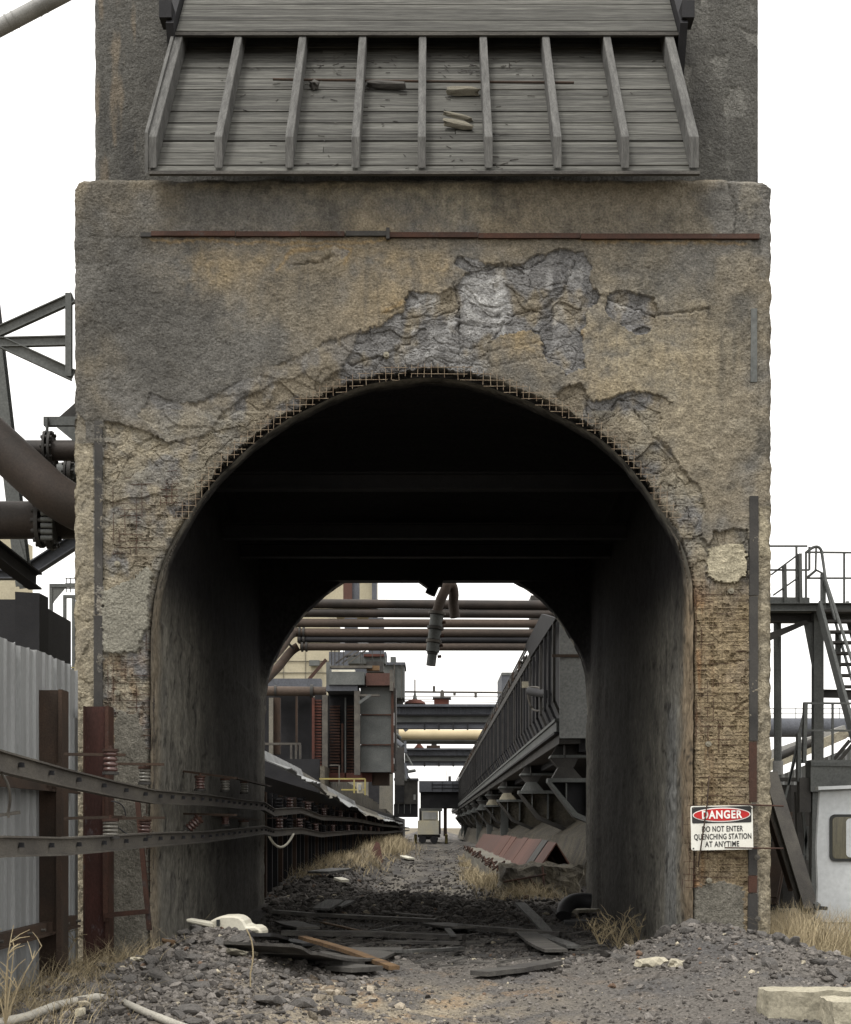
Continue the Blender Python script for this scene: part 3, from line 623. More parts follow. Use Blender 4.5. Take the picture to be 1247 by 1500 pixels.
lou2 = tag(link(bpy.data.objects.new('timber_louver', None), tower, (0,Yu,z_t)), 'upper louvre of plain grey boards overlapping the rafter tops')
x2l, x2r = (260-CX)*Yu/F, (991-CX)*Yu/F
ub = Vector((0, Yu-.06, z_t-.03)); 
for i in range(16):
    o1 = random.uniform(-.004,.004); a = ub+sl_*(i*.14)+nr*(.02+o1)
    b = MB(); vs = [Vector((x2l,a.y,a.z)),Vector((x2r,a.y,a.z))]; vs += [v+sl_*.134 for v in vs[::-1]]
    b.prism(vs, nr*-.03); b.build('board', M['wood'], lou2)
b = MB(); b.box((x2l-.01,Yu-.09,z_t-.07),(x2r+.01,Yu-.04,z_t-.035)); b.build('edge_board', M['plank'], lou2)
for sx in (-1,1):
    xx = x2l-.05 if sx < 0 else x2r+.05
    b = MB(); b.prism([Vector((xx-.04,Yu+.25,z_t-.75)),Vector((xx+.04,Yu+.25,z_t-.75)),Vector((xx+.04,Yu-.2,z_t)),Vector((xx-.04,Yu-.2,z_t))], sl_*2.6); b.build('cheek_plate', M['blacksteel'], lou2)
    b = MB(); b.box((xx-.11 if sx<0 else xx-.02,Yu-.2,z_t+.06),(xx+.02 if sx<0 else xx+.11,Yu+.05,z_t+.24)); b.build('beam_end', M['blacksteel'], lou2)
def on_louver(px, py, lift=0):        # where the line of sight meets the lower board surface
    o = Vector((0,0,EYE)); d = P(px,py,1)-o; t = (base+nr*lift-o).dot(nr)/d.dot(nr); return o+d*t
# rod and rotten chunks on the louvre
b = MB(); b.tube([on_louver(400,116,.06),on_louver(620,119,.07),on_louver(841,121,.06)],.014,8)
b.build('steel_rod', M['brownsteel'], None, 'long thin rusty rod lying across the louvre boards', 'rod')
def chunk(name, c, size, m, label, cat, ax=None, group=None, seed=0, sub=2, parent=None, disp=.35):
    import bmesh
    bm = bmesh.new(); bmesh.ops.create_icosphere(bm, subdivisions=sub, radius=1)
    r = random.Random(seed); ph = [r.uniform(0,50) for _ in range(3)]
    for v in bm.verts:
        p = v.co; f = 1+disp*float(noise(np.array([p.x*1.7+ph[0]+p.z]), np.array([p.y*1.7+ph[1]]), 5)[0])+.12*float(noise(np.array([p.x*5+ph[1]]), np.array([p.z*5+p.y*4]), 6)[0])
        v.co = Vector([max(-.8,min(.8,q)) for q in p*f]); v.co *= 1+r.uniform(-.07,.07)
    me = bpy.data.meshes.new(name); bm.to_mesh(me); bm.free(); me.materials.append(m)
    o = link(bpy.data.objects.new(name, me), parent, c); o.scale = size; o.rotation_euler = ax or (0,0,0)
    return tag(o, label, cat, group)
tilt = math.atan2(sl_.z, sl_.y)
chunk('bark_chunk', on_louver(460,124,.05), (.06,.05,.05), M['plank'], 'small dark ragged chunk under the rod on the louvre', 'wood chunk', (tilt,.4,0), seed=1, disp=.9)
chunk('bark_chunk', on_louver(566,124,.05), (.25,.05,.05), M['plank'], 'long dark splintered chunk beside the fourth rafter on the louvre', 'wood chunk', (tilt,.1,-.1), seed=2, disp=.9)
chunk('plaster_chunk', on_louver(678,133,.05), (.21,.05,.05), M['bark'], 'pale flat slab of plaster lying alone on the louvre boards', 'plaster chunk', (tilt,0,.05), seed=3, disp=.8)
chunk('plaster_chunk', on_louver(671,170,.05), (.19,.03,.03), M['bark'], 'thin upper one of two crossed plaster pieces on the louvre', 'plaster chunk', (tilt,.2,0), seed=4, disp=.8)
chunk('plaster_chunk', on_louver(672,182,.05), (.19,.055,.04), M['bark'], 'thick lower one of two crossed plaster pieces on the louvre', 'plaster chunk', (tilt,.22,0), seed=5, disp=.9)
b = MB()
for _ in range(150):
    px = random.choice([random.uniform(455,600), random.uniform(640,760), random.uniform(300,980)]); py = random.choice([random.uniform(80,110), random.uniform(85,250)])
    c = on_louver(px,py,.012); a = random.uniform(-1.2,1.2); l = random.uniform(.02,.09)
    b.beam(c, c+Vector((math.cos(a)*l,0,0))+sl_*math.sin(a)*l, .006, .006, nr)
b.build('twig_litter', M['plank'], None, 'dark twigs and splinters scattered over the louvre boards', 'litter', kind='stuff')

# ------------------------------------------------------------------ danger sign
Ys = D-.10
sg = thing('danger_sign', 'white enamel DANGER DO NOT ENTER QUENCHING STATION sign on the right pier', 'sign', P(1059,1247,Ys))
def rrect(cx, cy, w, h, r, n=5):
    o = []
    for qx,qy,a0 in ((1,1,0),(-1,1,90),(-1,-1,180),(1,-1,270)):
        for i in range(n+1):
            a = math.radians(a0+90*i/n); o.append((cx+qx*(w/2-r)+r*math.cos(a), cy+qy*(h/2-r)+r*math.sin(a)))
    return o
def wpt(u, v, y): return (1012+u, 1246-v, y)           # sign local photo pixels: u right, v up, origin bottom left
def splate(pts, y, t, name, m):
    b = MB(); b.prism([P(1013+u+(-.02*v), 1246-v+.02*u*-1, y) for u,v in pts], (0,t,0)); return b.build(name, m, sg)
splate(rrect(45.5,32.5,91,65,3), Ys, .004, 'plate', M['signwhite'])
splate(rrect(45.5,51.5,87,24,2), Ys-.003, .002, 'header', M['signblack'])
def ell(w,h): return [(45.5+w/2*math.cos(t),51.5+h/2*math.sin(t)) for t in np.linspace(0,2*math.pi,40,endpoint=False)]
splate(ell(85,21), Ys-.006, .002, 'oval_border', M['signink'])
splate(ell(82,18), Ys-.009, .002, 'oval', M['signred'])
def text(body, u, v, size, m, y, w=None, off=0, align='CENTER', sp=1.08):
    c = bpy.data.curves.new('lettering','FONT'); c.body = body; c.size = size*1.38/150; c.offset = off; c.space_character = sp; c.align_x = align; c.extrude = .0008
    c.materials.append(m); o = bpy.data.objects.new('lettering', c); link(o, sg, P(1013+u-.02*v, 1246-v-.02*u, y)); o.rotation_euler = (math.pi/2,-.02,0)
    if w: 
        bpy.context.view_layer.update(); o.scale.x = (w/150*Ys/D)/max(o.dimensions.x,1e-4)
    bpy.context.view_layer.update(); dg = bpy.context.evaluated_depsgraph_get(); me = bpy.data.meshes.new_from_object(o.evaluated_get(dg)); n_ = o.name
    m2 = bpy.data.objects.new('lettering', me); link(m2, sg, Vector(o['w'])); m2.rotation_euler = o.rotation_euler; m2.scale = o.scale; bpy.data.objects.remove(o); m2.name = 'lettering'
    return m2
text('DANGER', 45.5, 46.4, 11.5, M['signink'], Ys-.0115, 59, .0036, sp=1.15)
text('DO NOT ENTER', 46, 27.0, 8.2, M['signblack'], Ys-.002, 60, .0016)
text('QUENCHING STATION', 46.5, 15.8, 8.2, M['signblack'], Ys-.002, 84, .0016)
text('AT ANYTIME', 45.5, 4.8, 8.2, M['signblack'], Ys-.002, 50, .0016)
for u,v in ((3,62),(88,62),(3,3)):
    c = P(1013+u,1246-v,Ys); MB().tube([c+Vector((0,-.008,0)),c+Vector((0,.06,0))],.008,8).build('bolt', M['rail'], sg)
MB().tube([P(1069,1178,D-.14),P(1148,1181,D-.11)],.009,6).build('tie_rod', M['rust'], None, 'rusty tie rod running from the top of the danger sign past the corner', 'rod')
MB().tube([P(1062,1242,D-.14),P(1148,1243,D-.11)],.008,6).build('tie_rod', M['rust'], None, 'rusty tie rod across the bottom edge of the danger sign', 'rod')
MB().tube([P(1039,1137,D-.02),P(1036,1180,D-.13),P(1028,1235,D-.13),P(1023,1270,D-.03)],.007,6).build('bent_rod', M['brownsteel'], None, 'thin dark upright rod bowed in front of the danger sign', 'rod')


ORD = ['first','second','third','fourth','fifth','sixth','seventh','eighth','ninth','tenth','eleventh','twelfth','thirteenth','fourteenth','fifteenth','sixteenth']
# ------------------------------------------------------------------ generic builders
def flange(b, c, ax, r, t=.03, n=14, bolts=0):
    ax = Vector(ax).normalized(); b.tube([c-ax*t/2, c+ax*t/2], r, n)
    if bolts:
        e = ax.cross(Vector((0,0,1)) if abs(ax.z)<.9 else Vector((0,1,0))).normalized(); u = e.cross(ax)
        for k in range(bolts):
            p = c+(e*math.cos(2*math.pi*k/bolts)+u*math.sin(2*math.pi*k/bolts))*r*.86
            b.tube([p-ax*t*1.3, p+ax*t*1.3], r*.1, 6)
    return b
def bend(p0, p1, p2, n=8):
    p0,p1,p2 = map(Vector,(p0,p1,p2)); return [p0*(1-t)**2+p1*2*t*(1-t)+p2*t*t for t in [i/n for i in range(n+1)]]

# ------------------------------------------------------------------ corrugated fence on the left, posts, frame
fx_ = -3.42
fn = thing('corrugated_fence', 'grey corrugated metal fence standing left of the concrete pier', 'fence', (fx_, 11.5, 0))
yy = 8.2; k = 0
while yy < 14.2:
    w_ = .62; y1 = min(yy+w_, 14.45); b = MB(); nseg = 16; top = 2.82+.02*math.sin(k*1.7)
    pro = [(0,-.05),(.015,-.05),(.03,0),(.2,0),(.215,.022),(.235,.022),(.25,0),(.42,0),(.435,.022),(.455,.022),(.47,0),(.575,0),(.59,-.05),(.62,-.05)]
    pts = [(fx_+.02*(k%2)+q, yy+p) for p,q in pro if yy+p <= y1+.001]
    vs = [(x,y,-.15) for x,y in pts]+[(x+random.uniform(-.004,.004),y,top+random.uniform(-.006,.006)) for x,y in pts]; n = len(pts)
    vs += [(x-.006,y,z) for x,y,z in vs]
    b.add(vs, [(i,i+1,n+i+1,n+i) for i in range(n-1)]+[(2*n+i+1,2*n+i,3*n+i,3*n+i+1) for i in range(n-1)]+[(n+i,n+i+1,3*n+i+1,3*n+i) for i in range(n-1)]+[(n-1,3*n-1,4*n-1,2*n-1),(0,n,3*n,2*n)])
    b.build('panel', M['greyfence'], fn); yy += .6; k += 1
for z_, h_ in ((.38,.1),(1.62,.08)):
    b = MB(); b.box((fx_+.05,8.2,z_),(fx_+.12,14.0,z_+h_)); b.box((fx_+.12,8.2,z_-.01),(fx_+.15,14.0,z_+.012)); b.build('rail', M['brownsteel'], fn)
for yb in np.arange(8.5,14.,.42):
    c = Vector((fx_+.13,yb,.43)); MB().tube([c-Vector((.02,0,0)),c+Vector((.03,0,0))],.014,6).build('bolt', M['rail'], fn)
def hpost(x0,x1,yt,Y,m,label,m2=None):
    a = P(x0,yt,Y); c = P(x1,yt,Y); zb = gz1((a.x+c.x)/2,Y)-.15; w = c.x-a.x; d = .2
    p = thing('steel_post', label, 'post', ((a.x+c.x)/2,Y,zb), 'steel posts by the left pier')
    MB().box((a.x,Y-.005,zb),(c.x-.03,Y+.012,a.z)).build('web', M[m], p)
    for xx in (a.x-.012, c.x-.03): MB().box((xx,Y-.04,zb),(xx+.012+(.02 if xx>a.x else 0),Y+d,a.z+.003)).build('flange', M[m2 or m], p)
    return p
hpost(50,92,1011,13.1,'brownsteel','tall brown channel post standing in front of the corrugated fence')
hpost(125,160,1035,14.3,'flakedrust','rust red channel post with flaking grey paint beside the concrete pier','rust')
b = MB(); b.box((P(84,0,12.9).x,12.86,.1),(P(92,0,12.9).x,12.93,P(0,1118,12.9).z)); b.build('upright_angle', M['brownsteel'], None, 'narrow dark upright carrying the insulator arms', 'post')
b = MB(); b.box((P(95,0,14.35).x,14.3,0),(P(111,0,14.35).x,14.4,2.35)); b.build('timber_upright', M['greyfence'], None, 'pale square upright at the end of the corrugated fence', 'post')
fr = thing('ladder_frame', 'rusty narrow ladder shaped frame leaning against the left pier', 'frame', P(185,1370,14.2))
MB().beam(P(201,1165,14.25),P(219,1363,14.2),.045,.04).build('leg', M['rust'], fr)
MB().beam(P(154,1160,14.3),P(155,1350,14.25),.045,.04).build('leg', M['rust'], fr)
MB().beam(P(154,1341,14.2),P(218,1335,14.18),.04,.045).build('rung', M['rust'], fr)

# ------------------------------------------------------------------ conductor rails with insulators running through the tunnel
def rail(zs, label, cid):
    o = thing('conductor_rail', label, 'rail', zs[0])
    n = len(zs)
    b = MB()
    for a,c in zip(zs[:-1],zs[1:]): b.ibeam(a, c+(c-a).normalized()*.004, .07, .125, .012)
    b.build('beam', M['rail'] if cid < 9 else M['blacksteel'], o)
    L = 0
    for a,c in zip(zs[:-1],zs[1:]):
        if a.y > 22: break
        m = max(1,int((c-a).length/.55))
        for i in range(m):
            p = a.lerp(c,(i+.5)/m)+Vector((.01,0,.005)); b = MB(); b.prism([p+Vector((0,-.016,-.012)),p+Vector((0,.016,-.012)),p+Vector((0,0,.018))],(.032,0,0)); b.build('clamp', M['blacksteel'], o)
    return o
RX = -2.43
upz = [Vector((RX-.0,6.4,1.76)),P(0,1116,8.6),P(90,1139,10.1),P(165,1156,11.55),P(222,1167,13.1),P(300,1172,16.2),P(352,1178,19.5),P(385,1181,22.0),P(400,1190,24.5),P(440,1187,30),P(470,1198,37),P(520,1201,52),P(560,1209,80),P(600,1213,170)]
loz = [Vector((RX,6.4,1.17)),P(0,1240,8.6),P(90,1240,10.1),P(165,1235,11.55),P(222,1230,13.1),P(300,1226,16.2),P(352,1220,19.5),P(385,1216,22.0),P(400,1220,24.5),P(440,1217,30),P(470,1223,37),P(520,1219,52),P(560,1220,80),P(600,1216.5,170)]
rail(upz,'upper dark conductor rail sagging along the left side of the tunnel',0)
rail(loz,'lower dark conductor rail running along the left side of the tunnel',1)
def insulator(c, h, r, m, label, tiltv=None, grp='insulators on the conductor rails'):
    o = thing('insulator', label, 'insulator', c, grp)
    ax = Vector(tiltv or (0,0,1)).normalized(); n = 4
    b = MB(); pts=[]; rs=[]
    for i in range(n):
        for f,rr in ((0,.62),(.22,.95),(.5,1.),(.78,.93),(.98,.6)): pts.append(c+ax*(h*(i+f)/n)); rs.append(r*rr)
    b.tube(pts, rs, 14); b.build('porcelain_ribs', M[m], o)
    b = MB(); b.tube([c-ax*.02,c+ax*.002],r*1.15,12); b.build('base_plate', M['darksteel'], o)
    b = MB(); b.tube([c+ax*(h-.002),c+ax*(h+.02)],r*1.1,12); b.tube([c+ax*h,c+ax*(h+.045)],r*.25,6); b.build('cap', M['rust'], o)
    return o
ins = [(162,1101,1131,11.5,.056,'porcelain','upper brown insulator in front of the rust red post'),(212,1126,1146,12.9,.05,'greyporcelain','upper insulator in front of the left pier, second from the rust red post'),
       (162,1203,1225,11.5,.06,'greyporcelain','lower pale insulator in front of the rust red post'),(212,1203,1224,12.9,.055,'porcelain','lower insulator in front of the left pier, second from the rust red post'),
       (293,1139,1156,16.1,.055,'porcelain','brown insulator on the upper rail just inside the tunnel mouth'),(330,1143,1158,18.4,.055,'greyporcelain','second pale insulator on the upper rail inside the tunnel'),
       (358,1147,1161,20.8,.055,'greyporcelain','third insulator on the upper rail deep inside the tunnel'),
       (330,1198,1208,18.4,.05,'porcelain','small brown insulator above the lower rail inside the tunnel'),(357,1204,1212,20.8,.07,'greyporcelain','pale broken insulator on the lower rail deep inside the tunnel')]
for x,y0,y1,Y,r,m,l in ins: c = P(x,y1,Y); insulator(c, (y1-y0)*Y/F, r, m, l)
c = P(276,1214,16.0); insulator(c,.15,.055,'porcelain','brown insulator tilted over on the lower rail just inside the tunnel',(.65,0,.6))
for pts,l in ([[(96,1105,11.6),(182,1106,11.5)],'upper flat arm holding the insulator before the rust red post'],[[(175,1119,12.6),(238,1120,12.9)],'upper flat arm holding the insulator before the pier'],
              [[(96,1199,11.6),(182,1197,11.5)],'lower flat arm holding the insulator before the rust red post'],[[(178,1199,12.4),(238,1198,12.9)],'lower flat arm holding the insulator before the pier'],
              [[(248,1149,16.6),(249,1130,16.6),(255,1128,16.5),(345,1140,16.1)],'upper hooked arm on the tunnel wall'],[[(248,1212,16.6),(250,1195,16.6),(258,1192,16.5),(345,1194,16.1)],'lower hooked arm on the tunnel wall'],
              [[(345,1140,18.4),(395,1152,22)],'upper far arm on the tunnel wall'],[[(300,1195,18.4),(378,1201,22)],'lower far arm on the tunnel wall']):
    b = MB(); q = [P(*t) for t in pts]
    for a,c in zip(q[:-1],q[1:]): b.beam(a,c,.06,.022)
    b.build('support_arm', M['brownsteel'], None, l, 'bracket arm', 'arms carrying the insulators')
b = MB(); b.tube(bend(P(-3,1128,8.6),P(22,1150,8.6),P(12,1190,8.7))+[P(13,1198,8.7)],.009,6)
b.build('wire_pigtail', M['rail'], None, 'pale loose wire hanging below the upper rail at the fence', 'wire')
b = MB(); b.beam(P(-20,1197,8.7),P(30,1190,8.75),.035,.02); b.build('support_arm', M['rail'], None, 'pale flat arm at the picture edge in front of the fence', 'bracket arm', 'arms carrying the insulators')
b = MB(); b.tube(bend(P(163,1174,13),P(184,1174,13),P(184,1196,13)),.006,5); b.tube(bend(P(166,1205,13),P(185,1225,13),P(196,1224,13)),.006,5); b.build('wire_loop', M['blacksteel'], None, 'thin black wire loop in front of the left pier', 'wire')

# ------------------------------------------------------------------ pipes and steel left of the tower
def pipe(name, pts, r, m, label, cat='pipe', n=20, group=None, fl=()):
    o = thing(name, label, cat, pts[0], group)
    MB().tube(pts, r, n).build('pipe_run', M[m], o)
    for c,ax,rr,t,nb in fl: flange(MB(), Vector(c), ax, rr, t, 18, nb).build('flange', M['darksteel'], o)
    return o
Y1 = 19.
pipe('slim_pipe', [P(15,660,Y1),P(140,660,Y1)], 15.*Y1/F, 'darkpipe', 'slim brown pipe with bolted flange entering the tower, topmost on the left side', fl=[(P(69,659,Y1),(1,0,0),.24,.03,10),(P(76,659,Y1),(1,0,0),.235,.03,10)])
pipe('short_pipe', [P(40,692,Y1+.8),P(140,694,Y1+.8)], 16*Y1/F, 'greysteel', 'short pale stained pipe behind the thick sloping pipe', fl=[(P(99,694,Y1+.8),(1,0,0),.2,.03,10),(P(105,694,Y1+.8),(1,0,0),.2,.05,10)])
pipe('sloping_pipe', [P(-120,540,Y1-.4),P(-10,644,Y1-.4),P(40,690,Y1-.4)]+bend(P(60,708,Y1-.4),P(95,742,Y1-.4),P(150,760,Y1-.2)), 31*Y1/F, 'darkpipe', 'thick dark pipe sloping down from the left into the tower', n=28)
pipe('thick_pipe', [P(-160,762,Y1+.4),P(60,762,Y1+.4),P(140,762,Y1+.4)], 28*Y1/F, 'darkpipe', 'thick horizontal brown pipe with a heavy bolted collar beside the fence', n=28, fl=[(P(60,768,Y1+.1),(1,0,0),.3,.05,12),(P(76,770,Y1+.1),(1,0,0),.31,.05,12)])
b = MB()
for k in range(5): b.tube([P(60,752+k*9,Y1-.25),P(77,752+k*9,Y1-.25)],.032,8)
b.build('collar_bolts', M['greysteel'], None, 'row of stout studs across the pipe collar', 'studs')
hb = thing('hanger_bracket', 'small grey bracket with a drop rod above the slim brown pipe', 'bracket', P(100,620,Y1))
MB().beam(P(65,618,Y1),P(115,618,Y1),.1,.11).build('arm', M['greysteel'], hb)
MB().pxprism([(85,612),(110,590),(115,590),(115,612)],Y1-.03,.02).build('gusset', M['darksteel'], hb)
MB().pxprism([(82,625),(115,625),(115,652)],Y1-.08,.02).build('gusset', M['greysteel'], hb)
MB().tube([P(69,612,Y1-.08),P(69,650,Y1-.08)],.02,8).build('drop_rod', M['greysteel'], hb)
tr = thing('lattice_bracket', 'open steel truss bracket standing out from the left side of the tower', 'truss', P(50,490,17))
for a,c,w in (((-60,512),(108,436),.115),((-60,503),(100,499),.11),((2,501),(108,550),.13),((101,430),(101,552),.07)):
    MB().ibeam(P(*a,17),P(*c,17+.01*w),.07,w,.012).build('member', M['greysteel'], tr)
tp = thing('trestle_leg', 'slanted grey steel trestle leg behind the pipes left of the tower', 'trestle', P(40,860,22))
MB().ibeam(P(-14,430,22),P(36,860,22),.2,.22,.02).build('leg', M['greysteel'], tp)
MB().beam(P(26,790,21.9),P(44,850,21.9),.05,.05).build('brace', M['greysteel'], tp)
MB().ibeam(P(118,788,23),P(40,838,23),.2,.2,.02).build('brace', M['bluegrey'], tp)
MB().ibeam(P(-40,842,23),P(50,842,23),.2,.14,.02).build('tie_beam', M['bluegrey'], tp)
b = MB(); b.ibeam(P(-40,782,16),P(52,852,18),.16,.2,.02); b.build('dark_girder', M['blacksteel'], None, 'black girder sloping down to the bunker behind the fence', 'girder')
bk = thing('coal_bunker', 'black sooty steel bunker behind the corrugated fence', 'bunker', P(20,960,19))
MB().box((P(-200,0,18.5).x,18.5,0),(P(47,0,18.5).x,20.5,P(0,878,18.5).z)).build('body', M['blacksteel'], bk)
MB().box((P(22,0,18.3).x,18.3,0),(P(58,0,18.3).x,18.7,P(0,868,18.3).z),.01).build('corner_post', M['blacksteel'], bk)
bd = thing('beige_building', 'beige industrial building far behind the left pipes', 'building', P(0,1210,60))
MB().prism([P(-300,1215,62),P(48,1215,62),P(48,800,62),P(20,786,62),P(-300,786,62)],(-5.,12,0)).build('wall', M['beige'], bd)
MB().box((P(-300,0,61.9).x,61.8,P(0,700,62).z),(P(-60,0,62).x,61.99,P(0,690,62).z)).build('cornice', M['beige'], bd)
pf = thing('pipe_portal', 'two slim grey portal posts with a small guard rail left of the tower', 'gantry', P(90,1200,30))
for x,yt in ((75,856),(95,872),(108,872)): MB().ibeam(P(x,1210,30),P(x,yt,30),.06,.07,.008,(0,1,0)).build('post', M['greysteel'], pf)
MB().beam(P(73,858,30),P(125,858,30),.08,.07).build('top_beam', M['greysteel'], pf)
MB().beam(P(93,874,30),P(125,874,30),.08,.06).build('top_beam', M['greysteel'], pf)
MB().pxprism([(77,860),(97,860),(80,880),(77,885)],29.98,.02).build('gusset', M['greysteel'], pf)
for y in (847,855,862): MB().beam(P(96,y,30.3),P(125,y,30.3),.02,.02).build('guard_rail', M['greysteel'], pf)
MB().beam(P(97,847,30.3),P(97,868,30.3),.02,.02).build('guard_post', M['greysteel'], pf)
MB().beam(P(103,847,30.3),P(103,868,30.3),.02,.02).build('guard_post', M['greysteel'], pf)
b = MB()
for y in (978,986): b.tube([P(80,y,28),P(125,y,28)],.012,5)
b.build('yellow_handrail', M['yellow'], None, 'short yellow handrail glimpsed between fence and tower', 'handrail')
# tube across the upper left corner
o = thing('overhead_tube', 'ribbed silver tube crossing the sky at the upper left corner', 'tube', P(0,40,20))
MB().tube([P(-80,82,20),P(95,-10,20),P(200,-66,20)],12*20/F,16).build('tube_run', M['silver'], o)
for x,y in ((12,33),(22,28),(55,11),(64,6)): flange(MB(),P(x,y,20),P(95,-10,20)-P(-80,82,20),12.8*20/F,.02,16).build('band', M['silver'], o)

# ------------------------------------------------------------------ right side: stair platform, shed, cab
YR = 26.
st = thing('stair_platform', 'grey steel stair tower with railings right of the tower', 'stair tower', P(1200,1400,YR))
def bm(a,c,w,h,name,m='greysteel',Y=YR,Y2=None,I=False):
    b = MB(); (b.ibeam(P(*a,Y),P(*c,Y2 or Y),w,h,.015) if I else b.beam(P(*a,Y),P(*c,Y2 or Y),w,h)); return b.build(name, M[m], st)
bm((1120,890),(1300,890),.2,.14,'deck_edge',I=True); bm((1120,905),(1300,907),.16,.16,'deck_beam','darksteel',YR+.3,I=True)
MB().box((P(1120,0,YR).x,YR+.1,P(0,886,YR).z),(P(1300,0,YR).x,YR+2.4,P(0,883,YR).z)).build('deck', M['darksteel'], st)
MB().pxprism([(1125,928),(1180,908),(1187,912),(1125,940)],YR+.1,.05).build('bracket', M['darksteel'], st)
bm((1120,880),(1186,881),.04,.13,'kick_plate')
MB().ibeam(P(1198,1400,YR+.2),P(1198,890,YR+.2),.17,.18,.02,(0,1,0)).build('column', M['greysteel'], st)
MB().pxprism([(1178,912),(1192,912),(1192,985)],YR+.18,.04).build('bracket', M['greysteel'], st)
MB().tube([P(1140,1190,YR+.6),P(1139,910,YR+.6)],.07,10).build('drain_pipe', M['greysteel'], st)
MB().tube([P(1140,1115,YR+.6),P(1140,1135,YR+.6)],.095,10).build('pipe_collar', M['silver'], st)
for x,yt in ((1150,828),(1172,812)): bm((x,884),(x-1,yt),.05,.2 if x>1160 else .16,'rail_post')
rl = [[(1120,800),(1183,800)],[(1120,835),(1186,835)],[(1186,801),(1186,835)],[(1130,842),(1170,812)],[(1133,872),(1170,846)],[(1182,809),(1300,810)],[(1182,847),(1300,847)],[(1181,808),(1181,884)],[(1237,810),(1237,886)],[(1167,800),(1167,884)],[(1280,810),(1280,886)]]
for a,c in rl: bm(a,c,.035,.03,'rail_bar')
b = MB(); b.tube([P(1182,809,YR)]+bend(P(1188,804,YR),P(1200,796,YR),P(1204,808,YR))+[P(1210,850,YR-.3),P(1262,1010,YR-2.2)],.026,8); b.build('stair_handrail', M['greysteel'], st)
b = MB(); b.tube([P(1183,846,YR),P(1196,835,YR),P(1205,840,YR),P(1228,925,YR-.6),P(1262,1045,YR-2.2)],.024,8); b.build('stair_handrail', M['greysteel'], st)
bm((1195,835),(1196,802),.03,.03,'rail_bar'); bm((1206,840),(1206,905),.06,.16,'rail_post'); bm((1228,925),(1228,995),.06,.16,'rail_post','greysteel',YR-.6)
bm((1200,888),(1262,1120),.05,.24,'stringer','greysteel',YR-.2,YR-2.8); bm((1240,888),(1300,1120),.05,.24,'stringer','greysteel',YR+.7,YR-1.9)
for i in range(14):
    t = (i+.5)/14; p = P(1200,888,YR-.2).lerp(P(1262,1120,YR-2.8),t); MB().box((p.x+.03,p.y-.1,p.z-.02),(p.x+.85,p.y+.12,p.z+.02)).build('tread', M['darksteel'], st)
bm((1205,1016),(1300,1018),.12,.14,'cross_beam','darksteel',YR+.4,I=True)
# lower landing
YL = 21.
bm((1184,1137),(1320,1137),.3,.44,'landing_beam','greysteel',YL); bm((1184,1120),(1320,1122),.34,.05,'landing_edge','greysteel',YL)
for a,c in [[(1177,1030),(1300,1031)],[(1182,1070),(1300,1071)],[(1220,1030),(1220,1165)],[(1262,1030),(1262,1120)]]: bm(a,c,.03,.028,'rail_bar','greysteel',YL)
bm((1180,1030),(1178,1118),.05,.1,'rail_post','greysteel',YL); bm((1181,1030),(1155,1150),.03,.03,'rail_bar','greysteel',YL)
bm((1172,1085),(1145,1190),.03,.03,'rail_bar','greysteel',YL); bm((1170,1075),(1170,1145),.05,.12,'rail_post','greysteel',YL)
bm((1196,1155),(1193,1390),.14,.17,'column','greysteel',YL); bm((1178,1140),(1178,1190),.16,.16,'column_head','darksteel',YL)
bm((1170,1160),(1176,1330),.1,.12,'column','darksteel',YL+1); bm((1150,1150),(1152,1330),.14,.2,'column','darksteel',YL+1.6); bm((1130,1190),(1128,1340),.2,.2,'column','blacksteel',YL+2)
bm((1174,1160),(1183,1260),.04,.05,'brace','greysteel',YL+.5); bm((1183,1210),(1172,1300),.04,.05,'brace','greysteel',YL+.5)
bm((1128,1142),(1200,1142),.3,.05,'landing_edge','darksteel',YL+1.5)
bm((1162,1240),(1190,1340),.06,.08,'brace','blacksteel',YL+1.2)
bm((1245,1085),(1207,1130),.05,.05,'brace','darksteel',YL+2); bm((1262,1075),(1225,1120),.05,.05,'brace','darksteel',YL+2)
MB().box((P(1128,0,24).x,24,0),(P(1195,0,24).x,24.2,P(0,1150,24).z)).build('back_sheet', M['darksteel'], st)
for k,(a,c,Ya) in enumerate([((1126,1135),(1186,1335),19.5),((1129,1175),(1168,1300),20.2),((1152,1195),(1128,1320),20.6)]):
    b = MB(); b.ibeam(P(*a,Ya+.5),P(*c,Ya-.6),.2,.15,.02); b.build('leaning_girder', M['brownsteel' if k else 'rail'], None, ['wide brown girder leaning beside the right pier','short girder leaning under the wide one beside the right pier','dark girder leaning the other way behind the right pier'][k], 'girder')
# shed with a pale sloping roof, far tank line
sh_ = thing('corrugated_shed', 'corrugated shed with a pale cream sloping verge right of the tower', 'shed', P(1200,1212,36))
b = MB(); x0, x1 = P(1080,0,36).x, P(1330,0,36).x; n = 60
vs = []; 
for i in range(n+1):
    x = x0+(x1-x0)*i/n; px_ = 1080+250*i/n; zt_ = EYE+(HY-max(1088,1145-.40*(px_-1120)))*36/F
    vs += [(x,36+.05*(i%2),-.2),(x,36+.05*(i%2),zt_)]
b.add(vs,[(2*i,2*i+2,2*i+3,2*i+1) for i in range(n)]); b.build('corrugated_wall', M['greyfence'], sh_)
MB().pxprism([(1080,1150),(1132,1112),(1240,1068),(1247,1075),(1240,1082),(1132,1128),(1080,1166)],35.6,.3).build('verge_board', M['paleblock'], sh_)
MB().pxprism([(1080,1148),(1132,1098),(1238,1062),(1240,1068),(1132,1112)],35.9,.3).build('roof', M['silver'], sh_)
b = MB(); b.tube([P(1143,1108,34),P(1160,1100,34),P(1190,1088,34)],.09,8); b.build('rolled_tarpaulin', M['darksteel'], None, 'dark rolled bundle lying on the shed roof', 'bundle')
